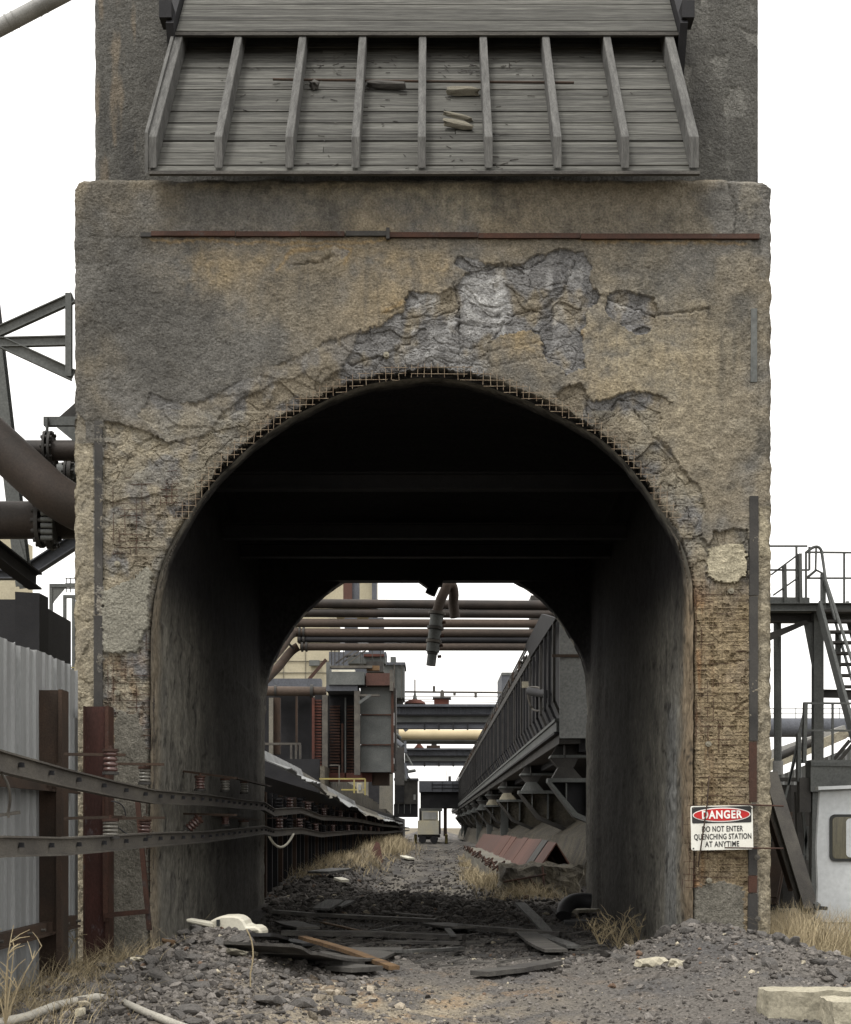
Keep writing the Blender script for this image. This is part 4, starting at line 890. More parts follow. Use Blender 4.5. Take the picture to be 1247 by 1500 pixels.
tk = thing('blue_grey_duct', 'long blue grey horizontal duct with a guard rail, far right', 'duct', P(1190,1066,70))
MB().tube([P(1050,1066,70),P(1350,1066,70)],14*70/F,20).build('duct', M['bluegrey'], tk)
for y in (1038,1045): MB().beam(P(1060,y,70),P(1350,y,70),.03,.03).build('guard_rail', M['greysteel'], tk)
for x in range(1070,1340,32): MB().beam(P(x,1037,70),P(x,1053,70),.03,.03).build('guard_post', M['greysteel'], tk)
# white cab
YC = 16.2
cb = thing('vehicle_cab', 'dented white metal cab with a rubber sealed window standing in dry grass', 'cab', P(1250,1400,YC))
c0 = [(1199,1158),(1320,1152),(1320,1405),(1191,1405),(1196,1300),(1194,1240)]
MB().prism([P(a,b_,YC) for a,b_ in c0], (.75,1.8,0)).build('body', M['whitecab'], cb, bevel=.02)
MB().beam(P(1197,1155,YC-.03),P(1320,1150,YC-.03),.12,.035).build('roof_gutter', M['whitecab'], cb)
def wrr(x0,y0,x1,y1,r,Y,t,name,m): 
    b = MB(); b.prism([P((x0+x1)/2+u,(y0+y1)/2+v,Y) for u,v in rrect(0,0,x1-x0,y1-y0,r)],(0,t,0)); return b.build(name, M[m], cb)
wrr(1216,1193,1300,1262,8,YC-.022,.03,'window_seal','seal'); wrr(1220,1197,1296,1258,6,YC-.026,.012,'window_pane','glassdark'); wrr(1240,1199,1296,1256,6,YC-.032,.005,'sliding_pane','whitecab')
MB().beam(P(1196,1352,YC-.012),P(1320,1352,YC-.012),.01,.012).build('seam', M['greysteel'], cb)
for k,(x,y) in enumerate(((1198,1328),(1200,1350),(1205,1378))): chunk('torn_lamp_bracket', P(x,y,YC-.1), (.05,.05,.06), M['greysteel'], None, None, seed=20+k, parent=cb, sub=1)
MB().beam(P(1200,1330,YC-.12),P(1212,1331,YC-.12),.04,.04).build('lamp_stub', M['seal'], cb)
MB().beam(P(1196,1378,YC-.12),P(1210,1382,YC-.12),.05,.05).build('lamp_stub', M['seal'], cb)

# ------------------------------------------------------------------ beyond the tunnel: pipe rack
YP = 37.
for y,r,m,tl,lab in [(884,6.8,'darkpipe',3,'topmost dark brown pipe of the rack beyond the tunnel'),(897.5,6.3,'darkpipe',2.5,'second brown pipe from the top of the rack beyond the tunnel'),(912.5,6.2,'pipe',1.5,'third pipe from the top of the rack, sky showing above and below'),
                   (926.5,6.,'pipe',1.5,'fourth pipe of the rack, just above the thin black one'),(937,4.6,'blacksteel',1.2,'thin black pipe with ragged wrapping in the rack'),(947.5,5.6,'pipe',.5,'lowest reddish brown pipe of the rack beyond the tunnel')]:
    x0 = {926.5:436,937:436,947.5:440}.get(y,392)
    o = pipe('rack_pipe', [P(x0,y,YP),P(880,y+tl,YP)], r*YP/F, m, lab, 'pipe', 14, 'pipes of the rack beyond the tunnel', fl=[(P(x0+3,y,YP),(1,0,0),r*1.35*YP/F,.05,0)]+([(P(x0+9,y,YP),(1,0,0),r*1.35*YP/F,.05,0)] if x0>400 else []))
pipe('drop_pipe', [P(436,926,YP)]+bend(P(432,926,YP),P(424,928,YP),P(415,945,YP-1))+[P(360,1010,YP-3)], 7*YP/F, 'pipe', 'brown pipe bending down left from the pipe rack, nearer one', n=14, fl=[(P(424,944,YP-.6),(.6,0,.6),.17,.05,0)])
pipe('drop_pipe', [P(437,947,YP+.3)]+bend(P(432,950,YP+.3),P(424,955,YP+.3),P(410,975,YP))+[P(370,1015,YP-2)], 6.5*YP/F, 'brownsteel', 'brown pipe bending down left from the pipe rack, lower one', n=14)
pipe('drop_pipe', [P(425,905,YP-1),P(395,962,YP-2)], 5*YP/F, 'pipe', 'short pipe end seen against the left curve of the far arch', n=12)
# broken dangling pipe with couplings
YB = 27.
dp = thing('dangling_pipe', 'broken pipe looped over the rack with a chain of couplings hanging down', 'pipe', P(645,915,YB))
q = [P(667,905,YB+.3),P(664,884,YB+.3)]+bend(P(665,872,YB+.2),P(664,850,YB+.1),P(655,858,YB))+[P(646,878,YB),P(640,897,YB)]
MB().tube(q,7.4*YB/F,14).build('bent_pipe', M['pipe'], dp)
ax = P(632,975,YB)-P(642,893,YB); ax.normalize(); c0 = P(641,896,YB)
for t,l,r,m in ((0,.05,.155,'rail'),(.06,.2,.12,'greysteel'),(.27,.05,.15,'darksteel'),(.33,.17,.115,'greysteel'),(.51,.05,.14,'rail'),(.57,.16,.12,'greysteel'),(.74,.03,.1,'darksteel'),(.78,.2,.085,'greysteel')):
    MB().tube([c0+ax*t,c0+ax*(t+l)],r,12).build('coupling', M[m], dp)
for t in (.2,.45,.62,.82): MB().tube([c0+ax*t+Vector((.1,-.02,0)),c0+ax*t+Vector((.17,-.02,.01))],.03,6).build('bolt', M['rust'], dp)
sb = thing('nozzle_stub', 'black spray nozzle stub hanging from the lintel of the far arch', 'nozzle', P(635,860,24.2))
MB().pxprism([(613,846),(650,846),(648,856),(628,861),(614,851)],23.9,.25).build('head', M['blacksteel'], sb)
MB().tube([P(637,855,24),P(630,871,24)],.085,10).build('outlet', M['blacksteel'], sb)
b = MB(); b.pxprism([(778,872),(800,872),(812,885),(812,925),(778,925)],40,.8); b.build('rack_post_head', M['darksteel'], None, 'dark steel head of the pipe rack post at the right', 'post')

# ------------------------------------------------------------------ right: long ribbed wall on brackets
XW = 2.28
def RZ(k): return EYE+k*XW                       # height from the picture slope at wall plane
wl = thing('ribbed_wall', 'long dark ribbed steel wall on brackets receding along the right side', 'wall', (XW+.6, 27, 0))
MB().box((XW+.20,27.02,RZ(.86)),(XW+.3,168,RZ(1.86))).build('wall_sheet', M['blacksteel'], wl)
b = MB(); b.prism([(XW-.02,27.25,RZ(1.665)),(XW-.02,30.8,RZ(1.92)),(XW-.02,36.2,RZ(1.92)),(XW-.02,34.2,RZ(1.70))],(.06,0,0)); b.build('fascia', M['blacksteel'], wl)
MB().box((XW-.02,34.3,RZ(1.68)),(XW+.04,168,RZ(1.76))).build('top_beam', M['darksteel'], wl)
MB().box((XW+.301,27.4,RZ(1.74)),(XW+2.6,168,RZ(1.82))).build('roof_sheet', M['blacksteel'], wl)
b = MB()
for z in (1.80,1.86,1.90): b.beam((XW,35.8,RZ(z)),(XW+.02,168,RZ(z)),.03,.03)
b.build('top_rail', M['darksteel'], wl)
yy = 27.9; i = 0
while yy < 150:
    b = MB(); w = .05
    b.beam((XW,yy,RZ(1.665)),(XW,yy,RZ(1.02)),.10,w,(1,0,0)); b.beam((XW,yy,RZ(1.02)+.03),(XW+.16,yy,RZ(.87)),.10,w,(1,0,0))
    b.build('rib', M['darksteel' if i%3==0 else 'blacksteel'], wl)
    yy += 1.12; i += 1
yy = 36.5
r_ = random.Random(4)
while yy < 120:
    MB().box((XW-.05,yy,RZ(1.765)),(XW+.12,yy+.28,RZ(1.765)+r_.uniform(.1,.22)),.02).build('cleat', M['darksteel' if r_.random()<.6 else 'brownsteel'], wl); yy += r_.uniform(.75,1.2)
for z0,z1,xo,m in ((.835,.86,-.06,'greysteel'),(.755,.835,-.03,'greysteel'),(.735,.755,-.07,'blacksteel'),(.66,.733,.02,'darksteel')):
    MB().box((XW+xo,27.0,RZ(z0)),(XW+.4,168,RZ(z1)-.003)).build('ledge_band', M[m], wl)
MB().box((XW+.401,27.3,RZ(.60)),(XW+2.4,168,RZ(.82))).build('underside_girder', M['blacksteel'], wl)
e = wl
MB().box((XW+.02,27.0-.12,RZ(.70)),(XW+1.5,27.0-.06,RZ(1.63))).build('end_plate', M['endplate'], wl, 'rough grey painted end plate with rust patches')
MB().box((XW-.12,26.84,RZ(1.335)),(XW+1.5,26.879,RZ(1.335)+.05)).build('plate_seam', M['brownsteel'], wl)
# conduit loop on the wall
b = MB(); b.tube(bend(P(773,1008,33),P(800,1000,31),P(800,1030,31))+bend(P(799,1032,31),P(793,1045,32),P(782,1040,32.5))+bend(P(780,1038,33),P(774,1030,33),P(773,1012,33)),.025,6); b.build('conduit_loop', M['rail'], wl)
b = MB(); b.tube([P(776,1013,32.6),P(802,1017,30.6)],.09,8); b.build('junction_box', M['blacksteel'], wl)
MB().box(P(768,1008,33.5)-Vector((.05,.1,0)),P(774,999,33.5)).build('lamp', M['paleblock'], wl)
# brackets with hourglass bearings
brY = [27.3,36.6,47.8,59.5,71,82.5,94,106,119,132]
for i,Yb in enumerate(brY):
    if i: Yb = brY[0]*[1,1.34,1.77,2.2,2.63,3.05,3.5,3.95,4.4,4.9][i]
    k = Yb/F*1.0; fdz = lambda dx,dz: Vector((dx*brY[0]/F+0, Yb, EYE+dz*brY[0]/F))      # outline taken at the first bracket, same size along the wall
    b = MB(); T = .05
    o = tag(link(bpy.data.objects.new('bracket', None), wl, (XW,Yb,EYE)))
    m1 = 'darksteel'
    def pf_(pts, t, name, m, dy=0): MB().prism([fdz(x-632,1212-y)+Vector((0,dy,0)) for x,y in pts],(0,t,0)).build(name, M[m], o)
    pf_([(825,1079),(900,1079),(900,1108),(808,1108)],.04,'web',m1,.25); pf_([(827,1079),(829,1079),(829,1110),(827,1110)],.3,'stiffener','darksteel')
    pf_([(808,1106),(900,1106),(900,1110),(806,1110)],.5,'shelf','greysteel')
    pf_([(806,1110),(848,1110),(841,1124),(818,1124)],.35,'bearing_cup',m1,.02); pf_([(819,1123),(838,1123),(853,1140),(809,1140)],.35,'bearing_cone','paleblock' if i in (2,3) else 'greysteel' if i else 'darksteel',-.02)
    pf_([(803,1140),(900,1140),(900,1146),(803,1146)],.5,'shelf','greysteel',-.05)
    pf_([(803,1146),(808,1146),(846,1191),(932,1229),(932,1235),(841,1197)],.45,'flange','darksteel' if i else 'greysteel',-.05)
    pf_([(808,1146),(932,1146),(932,1229),(847,1191)],.03,'web','blacksteel' if i==0 else 'bank',.2)
    pf_([(829,1146),(831,1146),(831,1172),(829,1172)],.2,'stiffener','greysteel'); pf_([(860,1146),(863,1146),(863,1196),(860,1196)],.2,'stiffener','greysteel')
# sloping hopper floor and foot beneath the wall
MB().box((XW+2.2,27.6,1.4),(XW+2.3,168,3.1)).build('back_sheet', M['blacksteel'], wl)
b = MB(); b.prism([(XW+2.18,28,1.75),(XW+1.7,28,1.75),(XW+.75,28,1.1),(XW+.45,28,.2),(XW+2.18,28,.2)],(0,130,0)); b.build('sooty_trough', M['bank'], None, 'dusty tan trough running below the bearings of the ribbed wall', 'trough')
for yy,zz in ((128,0),(140,0),(60,0),(75,0),(92,0)):
    MB().box((XW+.5,yy,0),(XW+.8,yy+.5,2.7)).build('prop', M['greysteel'], wl)

# red sheets leaning in a row on the ledge
r_ = random.Random(9)
segs = [27.6,29.6,31.2,33.2,35.6,37.6,40.6,43,47.5,56,66]
for i,(a,c) in enumerate(zip(segs[:-1],segs[1:])):
    zt0 = 1.06+.03*r_.random(); x0, x1 = 1.90+.02*r_.random(), 2.30
    if i == 0: zt0 -= .0
    b = MB(); off = r_.uniform(-.02,.02)
    off -= .09; b.prism([(x0,a+.03,.56+off),(x1,a+.03,zt0+.05+off),(x1+.3,a+.03,.66+off),(x1+.28,a+.03,.64+off),(x1,a+.03,zt0+.02+off),(x0+.02,a+.03,.53+off)],(0,c-a-.06,0))
    b.build('red_sheet', M['redsheet' if i != 1 else 'darksteel'], None, ['nearest red oxide sheet, folded like a tent on the concrete ledge','dark grey folded sheet between the two nearest red ones'][i] if i < 2 else ORD[i-2]+' red folded sheet beyond the dark grey one under the brackets', 'sheet', 'folded sheets on the right ledge')
# retaining wall, near block, bank
def rough_box(name, x0,x1,y0,y1,z0,z1,m,amp,label,cat,step=.09,parent=None):
    import bmesh
    bm_ = bmesh.new(); bmesh.ops.create_cube(bm_, size=1)
    for v in bm_.verts: v.co = Vector((x0+(v.co.x+.5)*(x1-x0), y0+(v.co.y+.5)*(y1-y0), z0+(v.co.z+.5)*(z1-z0)))
    for ax,(lo,hi) in enumerate(((x0,x1),(y0,y1),(z0,z1))):
        n = min(60,max(2,int((hi-lo)/step)))
        for i in range(1,n):
            co = [0,0,0]; no = [0,0,0]; co[ax] = lo+(hi-lo)*i/n; no[ax] = 1
            bmesh.ops.bisect_plane(bm_, geom=bm_.verts[:]+bm_.edges[:]+bm_.faces[:], plane_co=co, plane_no=no)
    A = np.array([v.co for v in bm_.verts]); s_ = 1/(step*5)
    dx = fbm(A[:,1]*s_+A[:,0]*s_*.7, A[:,2]*s_, 61, 4); dy = fbm(A[:,0]*s_+9, A[:,2]*s_+A[:,1]*.2, 62, 4); dz = fbm(A[:,0]*s_, A[:,1]*s_, 63, 4)
    for v,a,b_,c in zip(bm_.verts,dx,dy,dz): v.co += Vector((a,b_,c))*amp
    c_ = Vector(((x0+x1)/2,(y0+y1)/2,z0))
    for v in bm_.verts: v.co -= c_
    me = bpy.data.meshes.new(name); bm_.to_mesh(me); bm_.free(); me.materials.append(m)
    return tag(link(bpy.data.objects.new(name, me), parent, c_), label, cat)
rough_box('concrete_block', 1.25,2.6,26.0,27.6,-.3,.60,M['bank'],.18,'crumbling earth covered concrete block beside the far tunnel mouth','block',.07)
rough_box('retaining_wall', 1.34,2.0,27.8,60,-.3,.47,M['concrete'],.1,'low broken concrete retaining wall in front of the red sheets','wall',.12)
b = MB()
for i in range(26):
    y = 28+i*1.15; b.tube([Vector((1.33,y,.43+r_.uniform(-.05,.05))),Vector((1.35+r_.uniform(-.1,.1),y+.1,.53+r_.uniform(0,.12))),Vector((1.3+r_.uniform(-.1,.1),y+.5,.46))],.02,5)
b.build('rusty_rebar', M['rust'], None, 'rusty reinforcing bars curling along the top of the broken retaining wall', 'rebar', kind='stuff')
for k,(a,c) in enumerate((((738,1292),(800,1281)),((795,1270),(797,1300)),((757,1288),(775,1312)),((775,1284),(790,1306)))):
    b = MB(); b.tube([P(*a,25.9),P(*c,25.75)],.02,6); b.build('rusty_bar', M['rust'], None, ORD[k]+' thin rusty bar on the earth covered block, counted from its top', 'bar', 'bars in the earth covered block')
b = MB(); b.tube([P(866,1320,21.5)]+bend(P(855,1319,21.5),P(826,1318,21.4),P(826,1342,21.2)),.11,14); b.build('hose_elbow', M['rubber'], None, 'thick black pipe elbow poking out beside the right far jamb', 'pipe elbow')
b = MB(); b.box((P(826,0,21).x,20.8,-.1),(P(862,0,21).x,21.3,.0)); b.build('black_box', M['rubber'], None, 'flat black box under the black pipe elbow', 'box')

# ------------------------------------------------------------------ left: sheet wall with canopy strip
XLf = -2.86
sw = thing('trackside_wall', 'low black wall of steel sheets and posts under a bent canopy on the left', 'wall', (XLf,26,0))
MB().box((XLf-.16,25.2,-.3),(XLf-.08,168,2.2)).build('sheet', M['blacksteel'], sw)
r_ = random.Random(12); yy = 25.4; i = 0
while yy < 150:
    MB().box((XLf-.02,yy,-.3),(XLf+.07,yy+.12,1.9)).build('post', M['blacksteel' if i%3 else 'brownsteel'], sw); yy += .9+.012*(yy-25); i += 1
def canopy(y0,y1,z0,z1,zb0,zb1,name,m,x=XLf,out_=.42):
    n = 16; vs = []
    for i in range(n+1):
        t = i/n; y = y0+(y1-y0)*t; zt_ = z0+(z1-z0)*t; sg_ = .05*math.sin(t*9+y0)+.03*r_.uniform(-1,1)
        vs += [(x-.12,y,zt_),(x,y,zt_-.02),(x+.06+.02*(i%2),y,zt_-.20),(x+out_+.04*(i%2)*1,y,(zb0+(zb1-zb0)*t)+sg_)]
    fs = [(4*i+j,4*i+j+1,4*i+j+5,4*i+j+4) for i in range(n) for j in range(3)]
    b = MB(); b.add(vs,fs); o = b.build(name, M[m], sw); md = o.modifiers.new('s','SOLIDIFY'); md.thickness = .02; return o
Zat = lambda px,py,x: EYE+(HY-py)*abs(x)/(632-px)
canopy(25.4,33,2.64,2.60,2.28,2.2,'canopy_sheet','greyfence'); canopy(33,41,2.56,2.45,2.12,2.0,'canopy_sheet','concrete'); canopy(41,56,2.45,2.3,2.0,1.8,'canopy_sheet','greyfence')
canopy(56,80,2.2,2.1,1.75,1.7,'canopy_sheet','concrete'); canopy(80,130,2.05,1.9,1.7,1.6,'canopy_sheet','greyfence')
for k in range(14):
    y = 50+k*7; b = MB(); b.box((XLf-.85,y+.06,-.2),(XLf-.7,y+6.94,3.35-.07*k)); b.build('parapet_panel', M['bank'], sw)
b = MB(); b.box((-9,50.5,-.2),(XLf-.9,50.8,3.6)); b.build('cross_wall', M['blacksteel'], sw)
# rows of insulators on the rails beyond the tunnel
r_ = random.Random(5)
for row,(zz,lab) in enumerate(((1.55,'small insulator in the upper row along the black wall'),(1.22,'small insulator in the lower row along the black wall'))):
    for i in range(16):
        y = 25.6+i*1.9*(1+i*.06); x = XLf+.22
        rl_ = upz if row == 0 else loz
        for a,c in zip(rl_[:-1],rl_[1:]):
            if a.y <= y < c.y: t = (y-a.y)/(c.y-a.y); x = a.x+(c.x-a.x)*t; zz = a.z+(c.z-a.z)*t+.065
        c = Vector((x,y,zz)); b = MB(); pts=[]; rs=[]
        for k in range(3):
            for f,rr in ((0,.6),(.3,1.),(.7,1.),(.98,.6)): pts.append(c+Vector((0,0,.055*(k+f)))); rs.append(.065*rr)
        b.tube(pts,rs,8); b.beam(c+Vector((-.3,0,.175)),c+Vector((.12,0,.175)),.05,.02)
        b.build('insulator', M['porcelain' if (i+row)%2 else 'blacksteel'], None, ORD[i]+' '+lab+' beyond the tunnel', 'insulator', 'small insulators along the black wall, '+('upper' if row==0 else 'lower')+' row')
b = MB(); b.tube(bend(P(392,1220,25.3),P(410,1262,25.3),P(430,1222,26)),.022,6); b.build('hanging_cable', M['whiteplastic'], None, 'white cable hanging in a loop below the rails beyond the tunnel', 'cable')

# ------------------------------------------------------------------ left: charging machine and buildings beyond
YM = 52.
mc = thing('charging_machine', 'tall grey and rust steel machine tower behind the trackside wall', 'machine', P(530,1212,YM))
def q_(x0,y0,x1,y1,Y,t,name,m,lab=None,par=None):
    a = P(x0,y1,Y); c = P(x1,y0,Y); return MB().box((a.x,Y,a.z),(c.x,Y+t,c.z)).build(name, M[m], par or mc, lab)
for y0,y1 in ((1006,1046),(1047.5,1090),(1091.5,1131)): q_(528,y0,573,y1,YM,2.,'side_plate','greysteel')
q_(573,1000,577,1132,YM-.1,.3,'edge_plate','rust'); q_(577.5,1008,580,1128,YM,1.5,'edge_plate','darksteel'); q_(529,1046,576,1048,YM-.05,.2,'seam','rust'); q_(529,1090,576,1092,YM-.05,.2,'seam','rust')
q_(571,981,576,1012,YM-.4,.3,'mast','rail')
q_(482,984,534,1003,YM-.6,1.4,'header_box','greysteel'); q_(536,986,571,1004,YM-.4,1.2,'header_box','redsheet','rusty red half of the header box'); q_(478,1004,524,1012,YM-.5,1.6,'cover_plate','bluegrey')
q_(486,981,520,984,YM-.5,.4,'top_strip','whiteplastic'); q_(484,975,545,978.5,YM-.2,.3,'top_bar','rail'); q_(537,975,556,982,YM+.1,.3,'loose_sheet','oplank')
q_(472,1018,480,1140,YM-.5,.4,'post','rail'); q_(519,1012,527.5,1135,YM-.5,.4,'post','rail')
q_(478,970,483,1012,YM-.3,1,'post','greysteel')
b = MB(); b.beam(P(526,1030,YM-.6),P(543,1018,YM-.6),.1,.1); b.build('knee_brace', M['greysteel'], mc); q_(527,1017,556,1020,YM-.6,.2,'arm','rail')
q_(457,1022,461,1140,YM-.2,.3,'frame_post','redlouver'); q_(461,1018,472,1140,YM+.3,.2,'louver_backing','blacksteel'); q_(481,1016,519,1140,YM+1.0,.2,'recess_sheet','blacksteel')
for i in range(26):
    y = 1025+i*4.3; q_(461,y,471,y+2.6,YM-.1,.25,'louver_slat','redlouver')
    if y > 1030: q_(483,y,498,y+2.4,YM+.6,.2,'louver_slat','rust'); q_(508,y,518,y+2.4,YM+.6,.2,'louver_slat','rust')
q_(500,1060,503,1140,YM+.4,.2,'frame_post','rust'); q_(505,1022,507,1140,YM+.3,.1,'conduit','greysteel')
q_(461,1132,545,1145,YM+.3,.5,'base_beam','redlouver'); q_(545,1132,570,1150,YM+.5,1,'foot','brownsteel')
q_(578,1095,592,1150,YM+14,1,'leg','darksteel'); q_(556,1132,575,1185,YM+20,1,'leg','concrete')
bh = thing('dark_shed', 'dark open shed behind the trackside wall on the left', 'shed', P(430,1212,56))
q_(360,1018,458,1200,57,1,'back_sheet','blacksteel',par=bh); q_(360,994,470,1006,55,.8,'eaves_beam','bluegrey',par=bh); q_(398,1006,470,1016,56,.8,'girder','darksteel',par=bh)
q_(394,1022,400,1105,54,.4,'column','concrete',par=bh); q_(400,1022,410,1105,54.2,.4,'column','brownsteel',par=bh)
q_(433,1020,436,1100,54,.15,'stand_pipe','brownsteel',par=bh)
q_(380,1088,440,1091,53,.3,'low_rail','rail',par=bh)
for x in (425,432,438): q_(x,1091,x+3,1130,53,.2,'low_post','rail',par=bh)
pipe('header_pipe', [P(370,1012,53.),P(478,1013,53.)], 7*53/F, 'pipe', 'grey brown pipe running level into the machine tower', n=14, fl=[(P(457,1013,53),(1,0,0),.25,.1,0),(P(404,1012,53),(1,0,0),.2,.08,0)])
yl = thing('yellow_guard_rail', 'yellow guard rail on the walkway in front of the machine tower', 'guard rail', P(510,1170,47))
for a,c in (((468,1141),(535,1141)),((500,1157),(535,1157)),((519,1141),(519,1162)),((535,1141),(535,1165))): MB().beam(P(*a,47),P(*c,47),.05,.045).build('rail_bar', M['yellow'], yl)
o = thing('control_box', 'pale control box hanging on the yellow guard rail', 'box', P(527,1163,46.5)); q_(523,1147,531,1162,46.5,.2,'body','beige',par=o); q_(525,1149,529,1158,46.45,.04,'door','greyfence',par=o)
b = MB(); b.beam(P(483,1121,50),P(497,1121,50),.04,.04); b.beam(P(497,1121,50),P(497,1150,50),.04,.04); b.build('pipe_rail', M['rail'], None, 'thin grey bent rail in front of the louvred bay', 'handrail')
# concrete block building with stack behind
bb = thing('block_building', 'beige block building rising behind the pipe rack', 'building', P(450,1212,95))
q_(330,880,482,1210,96,12,'wall','beige',par=bb); q_(380,690,545,880,110,12,'upper_wall','beige',par=bb); q_(545,690,551,900,109.5,2,'corner_duct','bluegrey',par=bb)
for x in (415,447): q_(x,955,x+.6,1000,95.93,.06,'joint','concrete',par=bb)
for y in (968,985): q_(380,y,482,y+.6,95.93,.06,'joint','concrete',par=bb)
q_(453,967,468,975,95.5,.4,'wall_lamp','greysteel',par=bb)
q_(503,690,516,880,104,1,'duct_red','redsheet',par=bb); q_(516,690,526,880,104.2,1,'duct_blue','bluegrey',par=bb)
us = thing('upper_steelwork', 'tangle of grey steel stairs and platforms above the machine tower', 'steelwork', P(520,1000,70))
q_(505,905,523,960,72,1,'column','bluegrey',par=us); q_(540,905,562,960,72,1,'column','bluegrey',par=us)
q_(510,962,565,972,70,1,'platform','greysteel',par=us); q_(533,958,563,961.5,69.8,.3,'kick_plate','redlouver',par=us)
q_(482,955,566,1000,78,2,'back_structure','bluegrey',par=us); q_(537,969,562,984,69.6,1,'cabin','darksteel',par=us)
q_(562,974,592,1022,75,3,'tank','greysteel',par=us); q_(560,970,594,974,74.9,3.2,'tank_rim','bluegrey',par=us); q_(572,962,580,970,76,1,'tank_cap','greysteel',par=us); q_(565,1022,590,1040,76,2,'tank_cone','darksteel',par=us); q_(577,972,578.5,1022,74.85,.1,'tank_strap','rail',par=us); q_(588,974,589,1024,74.85,.1,'tank_strap','rail',par=us)
for k in range(3): b = MB(); b.beam(P(492+9*k,972,69.5),P(518+9*k,953,69.5),.06,.06); b.build('stair_rail', M['rail'], us)
for x in (485,490,496,503,528,531,545,557): q_(x,948,x+1.2,975,69.3,.1,'baluster','darksteel',par=us)
b = MB(); b.beam(P(440,1010,60),P(478,966,60),.12,.12); b.build('diagonal_brace', M['rust'], us)
# valley of pipes / clutter under the girders on the left
cl = thing('pipe_cluster', 'cluster of dark pipes and valves where the girders meet the machine tower', 'pipework', P(585,1120,90))
r_ = random.Random(31)
for k in range(26):
    x = r_.uniform(578,597); y = r_.uniform(1060,1140); p0 = P(x,y,92+r_.uniform(-4,4)); d_ = Vector((r_.uniform(-.6,.6),r_.uniform(-.5,.5),r_.uniform(-1,.6)))
    MB().tube([p0,p0+d_],r_.uniform(.06,.16),6).build('valve_pipe', M[r_.choice(['darksteel','bluegrey','greysteel'])], cl)
MB().pxprism([(578,1060),(590,1062),(592,1128),(601,1140),(596,1143),(578,1140)],96,3).build('web', M['darksteel'], cl)

# cross girders and ducts between the two sides
def girder(y0,y1,Y,lab,x0=579,red=True):
    o = thing('cross_girder', lab, 'girder', P(660,y1,Y)); h = y1-y0
    q_(x0,y0,790,y0+h*.10,Y-.5,1.2,'top_flange','bluegrey',par=o); q_(x0,y0+h*.101,790,y0+h*.42,Y-.1,.6,'web','bluegrey',par=o); q_(x0,y0+h*.43,790,y0+h*.47,Y-.3,.6,'pipe_strip','blacksteel',par=o)
    q_(x0,y0+h*.475,790,y0+h*.74,Y,.6,'web','greysteel',par=o); q_(x0,y0+h*.745,790,y0+h*.80,Y-.2,.8,'slot','blacksteel',par=o); q_(x0,y0+h*.805,790,y1,Y-.1,.8,'bottom_flange','bluegrey',par=o)
    for x in range(int(x0)+6,780,9): q_(x,y0+h*.1,x+1,y0+h*.4,Y-.25,.15,'stiffener','bluegrey',par=o)
    for x in (621,642,663,684): q_(x,y1-h*.2,x+2.4,y1+h*.06,Y-.4,.2,'hanger','blacksteel',par=o)
    return o
girder(1031.5,1067,75,'nearer deep blue grey girder crossing above the track')
girder(1096,1121.5,115,'farther blue grey girder crossing above the track',593)
pipe('cream_duct', [P(581,1076,92),P(790,1077,92)], 7.5*92/F, 'cream', 'cream coloured duct crossing between the two girders', n=16, fl=[(P(583,1076,92),(1,0,0),.36,.1,0)])
pipe('grey_duct', [P(588,1084,93),P(790,1085,93)], 6*93/F, 'greysteel', 'grey duct just below the cream one above the track', n=16)
# things on top of the first girder
dm = thing('red_dome', 'low red dome with a thin mast on top of the nearer girder', 'dome', P(608,1031,76))
b = MB(); c = P(608,1031,77); b.tube([c+Vector((0,0,0)),c+Vector((0,0,.12)),c+Vector((0,0,.2)),c+Vector((0,0,.24))],[.56,.46,.28,.08],16); b.build('cap', M['redlouver'], dm)
MB().tube([c+Vector((0,0,.2)),c+Vector((0,0,.55))],[.13,.05],8).build('mast_foot', M['greysteel'], dm); MB().tube([c+Vector((0,0,.5)),c+Vector((0,0,1.25))],.035,6).build('mast', M['brownsteel'], dm)
rbx = thing('red_hatch', 'small red hatch box with a valve on top of the nearer girder', 'hatch', P(648,1031,76))
q_(636,1023,658,1031.5,76,.8,'box','redlouver',par=rbx); q_(634,1021,661,1023,75.9,1,'lid','darksteel',par=rbx); q_(645,1013,651,1021,76.2,.3,'valve','rail',par=rbx)
lp = thing('service_pipe', 'thin horizontal service pipe with valves above the nearer girder', 'pipe', P(650,1014,78))
MB().tube([P(590,1013.5,78),P(800,1015,78)],.055,6).build('pipe_run', M['rail'], lp)
for x,h in ((636,9),(666,-5),(697,-8),(648,3)): MB().tube([P(x,1014,78),P(x,1014-h,78)],.07,6).build('valve', M['rail'], lp)
for y in (1020,1025,1028): MB().tube([P(590,y,80),P(800,y+1,80)],.02,4).build('cable', M['rail'], lp)
b = MB(); q_(737,988,760,1040,150,4,'blue_tower','bluegrey',par=None) if False else None
o = thing('distant_tower', 'flat blue tower block far beyond the ribbed wall', 'building', P(745,1200,190)); q_(735,988,762,1210,190,12,'wall','bluegrey',par=o); q_(735,985,762,989,189.9,12.3,'roof_edge','greysteel',par=o)
o = thing('hatch_vent', 'small dark vent with mast on the farther girder', 'vent', P(632,1095,116)); q_(625,1092,645,1096.5,116,.8,'box','brownsteel',par=o); q_(632,1090,640,1092,116,.8,'lid','darksteel',par=o)
o = thing('red_vent', 'tiny red cone vent on the farther girder', 'vent', P(614,1095,116)); c = P(614,1096,116); MB().tube([c,c+Vector((0,0,.35))],[.4,.1],10).build('cone', M['redlouver'], o); MB().tube([c,c+Vector((0,0,.8))],.04,5).build('mast', M['brownsteel'], o)

